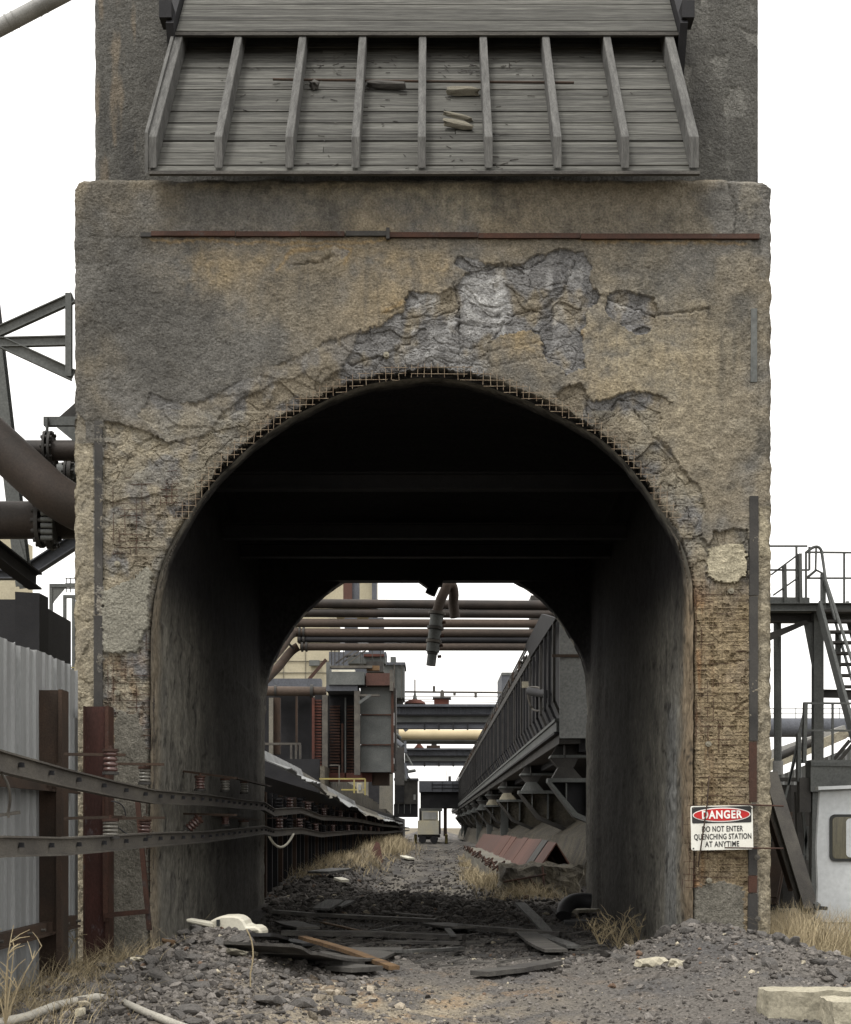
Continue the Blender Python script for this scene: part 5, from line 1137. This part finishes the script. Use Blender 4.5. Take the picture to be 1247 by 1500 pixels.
o = thing('far_shed', 'tall drab concrete shed behind the machine tower near the track end', 'shed', P(545,1212,150)); q_(470,1128,574,1215,150,6,'wall','concrete',par=o); q_(470,1124,576,1129,149.8,6.5,'roof','darksteel',par=o); q_(540,1140,556,1215,149.9,.2,'door','blacksteel',par=o)
# end of the track: hung cabin, dark overhead machine, pale locomotive
hc = thing('hanging_cabin', 'dark hanging cabin at the far end of the track, left of centre', 'cabin', P(594,1197,118))
q_(578,1142,612,1178,118,3,'body','darksteel',par=hc); q_(577,1140,613,1143,117.8,3.4,'roof','bluegrey',par=hc); q_(577,1178,612,1197,118.2,2.6,'skirt','blacksteel',par=hc); q_(606,1164,609,1172,117.9,.2,'pane','greyfence',par=hc); q_(580,1146,592,1176,117.9,.2,'door','blacksteel',par=hc)
for x in (583,592,601): q_(x,1178,x+.8,1192,118.,.2,'rail','greysteel',par=hc)
om = thing('overhead_machine', 'broad dark machine bridging the far end of the track', 'machine', P(640,1180,125))
q_(614,1144,690,1160,125,4,'upper_body','bluegrey',par=om); q_(616,1160,690,1184,125.5,3.5,'lower_body','blacksteel',par=om); q_(657,1137,661,1144,126,1,'vent','darksteel',par=om); q_(654,1128,654.7,1144,126,.1,'mast','darksteel',par=om)
for x in (633,648,663): q_(x,1145,x+.6,1159,124.9,.1,'panel_joint','blacksteel',par=om)
for y in (1149,1154): q_(633,y,680,y+.5,124.9,.1,'panel_joint','blacksteel',par=om)
q_(614,1184,618,1228,126,.8,'leg','darksteel',par=om); q_(650,1184,655,1225,126,.8,'leg','brownsteel',par=om)
lc = thing('pale_locomotive', 'pale battered quenching locomotive facing the camera at the end of the track', 'locomotive', P(631,1234,116))
q_(612,1202,643,1222.5,116,5,'hood','locopaint',par=lc); q_(618,1188,642,1202,117,4,'cab','locopaint',par=lc); q_(620,1190,640,1200.5,116.9,.2,'windscreen','greyfence',par=lc); q_(612,1222.5,645,1227,127.8,5,'buffer_beam','darksteel',par=lc)
q_(616,1184,648,1188,117,3,'roof','greysteel',par=lc); q_(616,1227,642,1230,116.2,4,'undercarriage','blacksteel',par=lc); q_(643,1186,646,1222,117.4,1,'side_ladder','rail',par=lc); q_(613,1203,620,1210,127.95,.1,'stain_patch','oplank',par=lc)
for x in (619,636): c = P(x,1230,116); MB().tube([c,c+Vector((0,.6,0))],.3,12).build('wheel', M['blacksteel'], lc)
for x,l in ((609,'small yellow bollard left of the pale locomotive'),(654,'small yellow bollard right of the pale locomotive')):
    b = MB(); c = P(x,1234,120); b.tube([c-Vector((0,0,.1)),c+Vector((0,0,.6))],.12,8); b.tube([c+Vector((0,0,.6)),c+Vector((0,0,.66))],[.12,.05],8); b.build('bollard', M['yellow'], None, l, 'bollard')

# ------------------------------------------------------------------ loose things on the ground
_Ys = np.concatenate([np.arange(7,20,.03), np.arange(20,70,.15), np.arange(70,200,1.)])
def og(px, py, lift=0.):                        # point of the ground seen at px,py
    x = (px-CX)*_Ys/F; z = EYE+(HY-py)*_Ys/F; k = np.argmax(z < gz(x,_Ys)+lift); Y = _Ys[k]
    return Vector(((px-CX)*Y/F, Y, gz1((px-CX)*Y/F, Y)+lift))
def board(pts, w, t, m, name, label, cat='plank', group=None, lift=.03, sag=0):
    q = [og(a,b_,lift+(c[0] if c else 0)) for a,b_,*c in pts]; b = MB(); L = []
    for a,c in zip(q[:-1],q[1:]): L += [a.lerp(c,i/4) for i in range(4)]
    L.append(q[-1]); r = random.Random(label); vs = []
    for i,p in enumerate(L):
        d = (L[min(i+1,len(L)-1)]-L[max(i-1,0)]).normalized(); s_ = d.cross(Vector((0,0,1))).normalized()*w/2*(1-.15*r.random()*(i in (0,len(L)-1)))
        z = Vector((0,0,t)); j = Vector((0,0,sag*math.sin(math.pi*i/(len(L)-1))+r.uniform(-.004,.004))); vs += [p-s_+j,p+s_+j,p+s_+z+j,p-s_+z+j]
    n = len(L); fs = [(4*i+k,4*i+(k+1)%4,4*i+4+(k+1)%4,4*i+4+k) for i in range(n-1) for k in range(4)]+[(0,3,2,1),(4*n-4,4*n-3,4*n-2,4*n-1)]
    b.add(vs,fs); return b.build(name, M[m], None, label, cat, group)
board([(398,1341),(500,1345),(640,1353)],.16,.05,'plank','timber_plank','longest dark beam lying across the far end of the tunnel floor')
board([(414,1370),(560,1372),(680,1377)],.17,.06,'plank','timber_plank','long dark beam lying straight across the middle of the tunnel floor')
board([(566,1382),(676,1384)],.14,.03,'plank','timber_plank','thin dark board just in front of the middle beam')
board([(676,1360,.03),(750,1366,.04),(822,1371,.02)],.14,.05,'plank','timber_plank','dark beam reaching toward the right jamb of the tunnel')
board([(443,1376,.12),(510,1396,.06),(578,1421,.0)],.10,.035,'oplank','timber_plank','orange brown plank lying diagonally over the dark sheet')
board([(380,1372,.05),(410,1378,.04),(455,1386,.02)],.22,.03,'rubber','rubber_strip','black strip curving down from the left mound','strip')
board([(378,1386,.1),(405,1395,.06),(450,1402,.03),(505,1402,.03),(545,1392,.05)],.75,.025,'plank','dark_sheet','wide warped dark sheet lying in front of the tunnel planks','sheet',sag=-.03)
board([(482,1414),(515,1413)],.3,.04,'plank','wood_slab','small grey square slab behind another at the tunnel entrance','slab')
board([(496,1424),(540,1421)],.32,.04,'plank','wood_slab','small grey slab nearest the camera at the tunnel entrance','slab')
board([(535,1397,.02),(600,1396,.04),(677,1392,.02)],.09,.03,'rafter','timber_plank','pale edged narrow lath between the dark sheet and the middle beam')
board([(762,1326,.25),(782,1346,.15),(803,1368,.02)],.14,.03,'rafter','timber_plank','pale grey board leaning down toward the right jamb')
board([(768,1366,.03),(788,1382,.06),(815,1396,.02)],.26,.03,'plank','timber_plank','broad dark board lying beside the pale leaning board')
board([(794,1374),(841,1390)],.16,.03,'rafter','timber_plank','short grey board against the foot of the right jamb')
board([(702,1430),(760,1423),(813,1413)],.2,.04,'plank','timber_plank','grey plank lying alone in front of the right mound')
board([(560,1339),(600,1342),(636,1346)],.1,.03,'plank','timber_plank','narrow dark lath below the coke heap')
board([(636,1356,.02),(684,1362,.05)],.42,.03,'plank','wood_slab','thin dark square panel at the middle of the tunnel floor','slab')
board([(655,1362,.06),(664,1374,.03)],.08,.02,'rafter','wood_slab','small pale splinter beside the thin dark square panel','slab')
board([(418,1353,.02),(452,1362,.03)],.35,.03,'plank','wood_slab','dark square panel near the left jamb of the tunnel','slab')
board([(470,1352),(540,1368)],.06,.02,'oplank','timber_plank','thin brown lath slanting behind the middle beam')
board([(540,1366),(585,1358)],.05,.02,'rafter','timber_plank','thin pale lath crossing behind the middle beam')
board([(470,1334,.1),(492,1322,.16)],.34,.03,'rafter','pallet_piece','pale broken pallet piece at the left of the coke heap','pallet')
board([(494,1333,.06),(514,1323,.1)],.16,.03,'rafter','pallet_piece','narrow broken pallet piece right of the wider one','pallet')
board([(466,1281,.1),(500,1275,.16)],.5,.04,'rafter','sheet_scrap','pale panel lying on the bank below the trackside wall','panel')
board([(495,1290,.05),(506,1294,.05)],.2,.04,'whiteplastic','white_scrap','small white scrap on the left bank beyond the tunnel','scrap')
board([(590,1255,.05),(602,1259,.03)],.3,.05,'whiteplastic','white_scrap','white scrap beside the track far beyond the tunnel','scrap')
b = MB(); c = og(556,1262); b.prism([c+Vector((-.35,0,0)),c+Vector((-.1,.1,.55)),c+Vector((0,.05,.5)),c+Vector((.12,-.1,-.05))],(0,.05,0)); b.build('rusty_plate', M['redsheet'], None, 'rust red plate standing on the left bank far beyond the tunnel', 'plate')
board([(838,1338),(870,1337)],.3,.05,'bark','pale_board','pale board beside the black pipe elbow','board')
b = MB(); r_ = random.Random(17)
for _ in range(260):
    c = og(r_.uniform(385,860), r_.choice([r_.uniform(1335,1420), r_.uniform(1345,1395)]), .01); a = r_.uniform(-.5,.5); l = r_.uniform(.05,.35)
    b.beam(c, c+Vector((math.cos(a)*l, math.sin(a)*l, r_.uniform(-.01,.05))), r_.uniform(.01,.05), r_.uniform(.008,.025))
b.build('splinter_litter', M['plank'], None, 'dark splinters and broken laths strewn over the tunnel floor', 'litter', kind='stuff')
# white plastic shell with a spout
wp = thing('plastic_housing', 'white plastic housing with a long open spout lying on the left mound', 'housing', P(335,1368,13.7))
o = MB().prism([P(x,y,13.7) for x,y in [(306,1350),(316,1345),(324,1342),(340,1341.5),(350,1343),(357,1349),(361,1357),(374,1357),(383,1362),(384,1372),(378,1372),(376,1366),(360,1366),(350,1372),(324,1370),(314,1372),(311,1358)]],(.03,.3,0)).build('shell', M['whiteplastic'], wp, bevel=.02)
MB().prism([P(x,y,13.68) for x,y in [(272,1346.5),(276,1346),(312,1352),(312,1360),(290,1355),(273,1351)]],(.02,.12,0)).build('spout', M['whiteplastic'], wp, bevel=.01)
MB().box(P(322,1352,13.685)-Vector((.03,.004,.03)),P(322,1352,13.70)+Vector((.002,0,.03))).build('vent_slot', M['seal'], wp)
# white bent pipe, blocks, scraps
b = MB(); q = [og(x,y,.02+l) for x,y,l in ((-20,1506,.02),(7,1497,.03),(40,1490,.04),(81,1475,.03),(115,1466,.02),(141,1463,.02),(163,1466,-.03))]; b.tube(q,.03,10); b.build('white_pipe', M['dirtypipe'], None, 'dirty white bent pipe half buried at the lower left', 'pipe')
b = MB(); q = [og(x,y,.02+l) for x,y,l in ((176,1466,-.04),(189,1473,.01),(216,1485,.02),(262,1502,.03),(300,1515,.03))]; b.tube(q,.024,10); b.build('white_pipe', M['dirtypipe'], None, 'thin white pipe coming out of the rubble below the left mound', 'pipe')
rough_box('concrete_kerb', 2.24,3.3,10.0,10.32,-.15,.205,M['paleblock'],.02,'pale yellowish concrete kerb block with a chipped top edge at lower right','kerb block',.03)
rough_box('concrete_kerb', 2.56,3.4,9.55,9.9,-.15,.185,M['paleblock'],.02,'pale concrete block lying in front of the longer chipped one','kerb block',.03)
b = MB(); b.tube([Vector((2.95,9.95,.24)),Vector((3.05,10.1,.26)),Vector((3.4,10.2,.22))],.014,6); b.build('rusty_bar', M['rust'], None, 'rusty bar lying on the pale kerb block', 'bar')
for k,(x,y,sz,l) in enumerate(((201,1406,(.12,.07,.025),'flat white flake on the left mound'),(118,1486,(.05,.04,.04),'small white curled chip near the bent white pipe'),(955,1411,(.2,.12,.06),'flat pale slab of stone on the right mound'),(940,1413,(.08,.06,.04),'small pale stone left of the flat pale slab'),(990,1413,(.1,.07,.05),'tan stone right of the flat pale slab'),(252,1382,(.18,.04,.03),'orange brown broken brick shard against the left jamb'),(342,1397,(.16,.1,.03),'tan flat stone on the slope of the left mound'))):
    chunk('stone_chip', og(x,y,.02), sz, M['palerock'] if k not in (5,6) else M['oplank'] if k==5 else M['bark'], l, 'stone', (r_.uniform(-.2,.2),r_.uniform(-.2,.2),r_.uniform(0,3)), seed=40+k, disp=.6)

# coke lumps: the biggest ones are separate, the rest one mass
def rock_templates(sub, k, seed):
    import bmesh
    out_ = []
    for i in range(k):
        bm_ = bmesh.new(); bmesh.ops.create_icosphere(bm_, subdivisions=sub, radius=1); r = random.Random(seed+i)
        pl_ = [(Vector((r.gauss(0,1),r.gauss(0,1),r.gauss(0,1))).normalized(), r.uniform(.45,.85)) for _ in range(7)]
        for v in bm_.verts:
            v.co *= r.uniform(.85,1.15)
            for n_,d_ in pl_:
                e = v.co.dot(n_)-d_
                if e > 0: v.co -= n_*e
            v.co.x *= 1.15; v.co.z *= .8
        bm_.verts.ensure_lookup_table(); out_.append((np.array([v.co[:] for v in bm_.verts]), np.array([[v.index for v in f.verts] for f in bm_.faces]))); bm_.free()
    return out_
def density(x, y):
    m = np.exp(-((x+1.85)/.95)**2-((y-12.0)/2.6)**2)+.9*np.exp(-((x-2.7)/1.1)**2-((y-14.0)/.7)**2)+.5*np.exp(-((x-3.2)/.9)**2-((y-12.6)/1.2)**2)+.8*np.exp(-((x+.4)/1.3)**2-((y-24.3)/1.8)**2)+.35*np.exp(-((x+2)/.8)**2-((y-28)/4)**2)
    return np.clip(m, 0, 1)
def scatter(n, y0, y1, xf, smin, smax, pw, dmin, seed, tmpl, name, label, sink=.25, tone=1.):
    g_ = np.random.default_rng(seed); V = []; Fc = []; C = []; base_ = 0
    y = y0+(y1-y0)*g_.random(n*3)**pw; x = (g_.random(n*3)*2-1)*xf(y); d = np.clip(density(x,y)+dmin,0,1)
    ok = (g_.random(n*3) < d) & ~((np.abs(x+2.75)<.03)) & ~((y>14.5)&(y<24.4)&((x<-2.6)|(x>2.42))) ; x = x[ok][:n]; y = y[ok][:n]; z = gz(x,y)
    s_ = smin*(smax/smin)**(g_.random(len(x))**2.2); rot = g_.random((len(x),3))*6.28; T = g_.integers(0,len(tmpl),len(x))
    for t in range(len(tmpl)):
        tv, tf = tmpl[t]; I = np.nonzero(T==t)[0]; m_ = len(I)
        if not m_: continue
        ca,sa = np.cos(rot[I,0]),np.sin(rot[I,0]); cb,sb_ = np.cos(rot[I,1]*.12),np.sin(rot[I,1]*.12)
        v = tv[None]*s_[I,None,None]*np.stack([np.ones(m_), .6+.6*g_.random(m_), .5+.6*g_.random(m_)],1)[:,None,:]
        vx = v[...,0]*cb[:,None]+v[...,2]*sb_[:,None]; vz = -v[...,0]*sb_[:,None]+v[...,2]*cb[:,None]; vy = v[...,1]
        X = vx*ca[:,None]-vy*sa[:,None]+x[I,None]; Yv = vx*sa[:,None]+vy*ca[:,None]+y[I,None]; Z = vz+z[I,None]+(s_[I]*sink)[:,None]
        V.append(np.stack([X,Yv,Z],-1).reshape(-1,3)); Fc.append((tf[None]+(np.arange(m_)*len(tv))[:,None,None]+base_).reshape(-1,3)); base_ += m_*len(tv)
        c = np.array((.148,.136,.124))*(.35+1.0*g_.random(m_)**1.2)[:,None]*tone; pale = g_.random(m_); c = np.where((pale>.985)[:,None], np.array((.38,.34,.26)), c); c = np.where(((pale>.975)&(pale<.985))[:,None], np.array((.16,.11,.08)), c)
        tan = (np.exp(-((x[I]+.35)/1.0)**2)*(y[I]<12.0)*g_.random(m_)**.7)[:,None]>.6; c = np.where(tan, np.array((.27,.235,.185))*(.5+.8*g_.random(m_))[:,None], c)
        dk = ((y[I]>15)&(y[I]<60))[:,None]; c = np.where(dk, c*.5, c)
        C.append(np.repeat(c, len(tv), 0))
    o = npmesh(name, np.vstack(V), np.vstack(Fc), M['rubble'], smooth=False, col=np.vstack(C))
    return tag(o, label, 'rubble', None, 'stuff')
T0 = rock_templates(1, 10, 100); T1 = rock_templates(2, 10, 200)
def ico():
    t = (1+5**.5)/2; v = np.array([(-1,t,0),(1,t,0),(-1,-t,0),(1,-t,0),(0,-1,t),(0,1,t),(0,-1,-t),(0,1,-t),(t,0,-1),(t,0,1),(-t,0,-1),(-t,0,1)],float)/1.9
    f = np.array([(0,11,5),(0,5,1),(0,1,7),(0,7,10),(0,10,11),(1,5,9),(5,11,4),(11,10,2),(10,7,6),(7,1,8),(3,9,4),(3,4,2),(3,2,6),(3,6,8),(3,8,9),(4,9,5),(2,4,11),(6,2,10),(8,6,7),(9,8,1)])
    g_ = np.random.default_rng(3); return [(v*(.75+.5*g_.random((12,1))), f) for _ in range(10)]
TI = ico()
wf = lambda y: .30*y+.2
scatter(24000, 8.2, 15.5, wf, .004, .022, 1.15, .25, 1, TI, 'gravel', 'fine grey gravel and coke breeze covering the foreground')
scatter(8000, 8.4, 15.0, wf, .010, .055, 1.1, .012, 2, T0, 'coke_rubble', 'grey coke rubble heaped on the two foreground mounds')
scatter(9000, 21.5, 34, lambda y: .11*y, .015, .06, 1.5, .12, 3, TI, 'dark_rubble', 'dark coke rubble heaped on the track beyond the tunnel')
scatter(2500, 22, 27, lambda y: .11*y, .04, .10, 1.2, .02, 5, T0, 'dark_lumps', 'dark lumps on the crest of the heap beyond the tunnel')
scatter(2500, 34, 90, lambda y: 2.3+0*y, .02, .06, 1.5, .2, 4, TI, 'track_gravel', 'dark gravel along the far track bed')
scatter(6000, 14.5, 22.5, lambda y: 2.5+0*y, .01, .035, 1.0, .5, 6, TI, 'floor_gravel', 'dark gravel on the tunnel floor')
g_ = np.random.default_rng(11); meshes = []
for i,(tv,tf) in enumerate(T1):
    me = bpy.data.meshes.new('coke_lump'); me.from_pydata(tv.tolist(), [], tf.tolist()); me.materials.append(M['rock']); meshes.append(me)
n_ = 0; 
while n_ < 170:
    y = g_.uniform(8.8,14.6); x = g_.uniform(-1,1)*(.29*y)
    if g_.random() > float(density(np.array([x]),np.array([y]))[0])*1.1: continue
    s_ = .05+.055*g_.random()**2.5; o = bpy.data.objects.new('coke_lump', meshes[n_%10]); link(o, None, (x,y,gz1(x,y)+s_*.25)); o.scale = (s_,s_*g_.uniform(.6,1),s_*g_.uniform(.5,.85)); o.rotation_euler = (g_.uniform(-.5,.5),g_.uniform(-.5,.5),g_.uniform(0,6.28))
    L = x < .6; tag(o, 'grey lump of coke among the rubble of the left mound' if L else 'grey lump of coke among the rubble at the foot of the right pier', 'coke lump', 'coke lumps on the left mound' if L else 'coke lumps on the right mound'); n_ += 1

# dry grass
def grass(name, label, spots, hmin, hmax, lean, wd, seed, m='straw', kind='stuff', curl=.6):
    g_ = np.random.default_rng(seed); x, y = spots(g_); n = len(x); z = gz(x,y)-.02
    h = hmin+(hmax-hmin)*g_.random(n)**1.5; a = g_.random(n)*6.283; L = lean*(.3+g_.random(n)); dx, dy = np.cos(a)*L*h, np.sin(a)*L*h
    wx = np.cos(a+1.5+g_.random(n)); K = 4; V = np.zeros((n,2*K,3))
    for k in range(K):
        t = k/(K-1); w_ = wd*(1-.75*t)*(.6+.8*g_.random(n)) if k == 0 else w0*(1-.8*t)
        if k == 0: w0 = w_
        cx_ = x+dx*t**(1+curl); cy_ = y+dy*t**(1+curl); cz_ = z+h*(t-.25*L*t*t)
        V[:,2*k] = np.stack([cx_-wx*w_, cy_, cz_],1); V[:,2*k+1] = np.stack([cx_+wx*w_, cy_+w_*.3, cz_],1)
    f = np.array([(2*k,2*k+1,2*k+3,2*k+2) for k in range(K-1)]); Fc = (f[None]+(np.arange(n)*2*K)[:,None,None]).reshape(-1,4)
    return tag(npmesh(name, V.reshape(-1,3), Fc, M[m], smooth=True), label, 'grass', None, kind)
grass('dry_grass','dense dry yellow grass growing beside the white cab', lambda g:(g.uniform(3.40,6.0,15000), g.uniform(14.2,16.6,15000)), .12,.66,.8,.003,1)
grass('dry_grass','tangled dry grass at the foot of the corrugated fence', lambda g:(g.normal(-2.95,.28,1100), g.uniform(10.2,14.1,1100)), .08,.36,1.1,.003,2)
grass('dry_grass','sparse dry grass in the lower left corner', lambda g:(g.normal(-2.65,.3,700), g.uniform(8.8,10.8,700)), .06,.25,1.2,.003,3)
def cl_(g, pts, n, sx, sy):
    i = g.integers(0,len(pts),n); p = np.array(pts)[i]; return p[:,0]+g.normal(0,sx,n), p[:,1]+g.normal(0,sy,n)
grass('dry_grass','low dry grass on the bank below the trackside wall', lambda g: cl_(g,[(-2.35,29.5),(-2.2,31.5),(-2.0,33),(-1.85,35),(-2.2,36.5),(-1.9,38),(-1.6,40),(-1.7,43),(-1.9,46),(-1.7,50)],3800,.22,1.0), .08,.34,.9,.006,4)
grass('dry_grass','pale dry grass mound closing the left side of the far track', lambda g: cl_(g,[(-2.4,62),(-2.4,70),(-2.3,78),(-2.1,86),(-2.6,95)],4500,.55,3), .2,.8,.7,.012,5)
grass('dry_grass','dry grass along the broken retaining wall', lambda g: cl_(g,[(1.15,29),(1.1,31),(1.05,34),(1.0,37),(1.1,42),(1.2,50),(1.4,60)],3000,.14,1.0), .1,.34,.9,.006,6)
grass('dry_grass','dry grass around the earth covered block', lambda g: cl_(g,[(1.25,24.9),(1.6,25.2),(1.9,25.4),(1.5,25.8)],1200,.22,.25), .08,.36,1.1,.004,7)
grass('dry_grass','thin dry grass at the foot of the right jamb', lambda g: cl_(g,[(2.25,17),(2.3,18.5),(2.2,20)],500,.12,.7), .06,.3,1.2,.003,8)
grass('dry_grass','tufts of straw at the base of the left pier', lambda g: cl_(g,[(-2.9,14.0),(-3.1,13.9),(-2.6,14.2)],500,.15,.15), .08,.3,1.2,.003,9)
def weed(base, h, n, seed, label, m='straw', th=.006):
    r = random.Random(seed); o = thing('dry_weed', label, 'weed', base); b = MB()
    for k in range(n):
        a = r.uniform(0,6.28); l = r.uniform(.25,.7)*h*.8; p0 = Vector(base); top = p0+Vector((math.cos(a)*l, math.sin(a)*l*.5, h*r.uniform(.6,1))); mid_ = (p0+top)/2+Vector((r.uniform(-.04,.04),0,.04))
        q = bend(p0,mid_,top,5); b.tube(q,[th*(1-.12*i) for i in range(6)],5)
        for j in range(5):
            s0 = q[r.choice([2,3,4,5])]; e = s0+Vector((r.uniform(-.12,.12),r.uniform(-.05,.05),r.uniform(.02,.12))); b.tube([s0,s0.lerp(e,.5)+Vector((0,0,.01)),e],[th*.6,th*.5,th*.3],4)
    b.build('stalk', M[m], o)
weed(og(905,1385),.42,9,1,'branching dry weed standing tallest at the foot of the right jamb'); weed(og(880,1388),.3,7,2,'low branching dry weed left of the tallest one by the right jamb'); weed(og(936,1378),.28,6,5,'small dry weed right of the tallest one by the right jamb')
weed(P(8,1500,9.2),.62,5,3,'tall pale weed in the lower left corner before the fence'); weed(og(82,1422),.42,8,4,'dry weed at the foot of the brown channel post')
b = MB(); b.tube([og(367,1448)]+bend(og(367,1448)+Vector((0,0,.1)),og(367,1448)+Vector((.05,0,.3)),og(367,1448)+Vector((-.03,0,.42)),6),.006,5); b.build('dry_stalk', M['straw'], None, 'single pale bent stalk rising from the left mound', 'stalk')
b = MB(); r_ = random.Random(77)
for _ in range(60): c = og(r_.uniform(440,600), r_.uniform(1345,1400), .03); b.tube(bend(c,c+Vector((r_.uniform(-.2,.2),0,.1)),c+Vector((r_.uniform(-.3,.3),r_.uniform(-.2,.2),0)),4),.004,4)
b.build('wire_scraps', M['rail'], None, 'thin wire scraps curling over the planks in the tunnel', 'wire', kind='stuff')
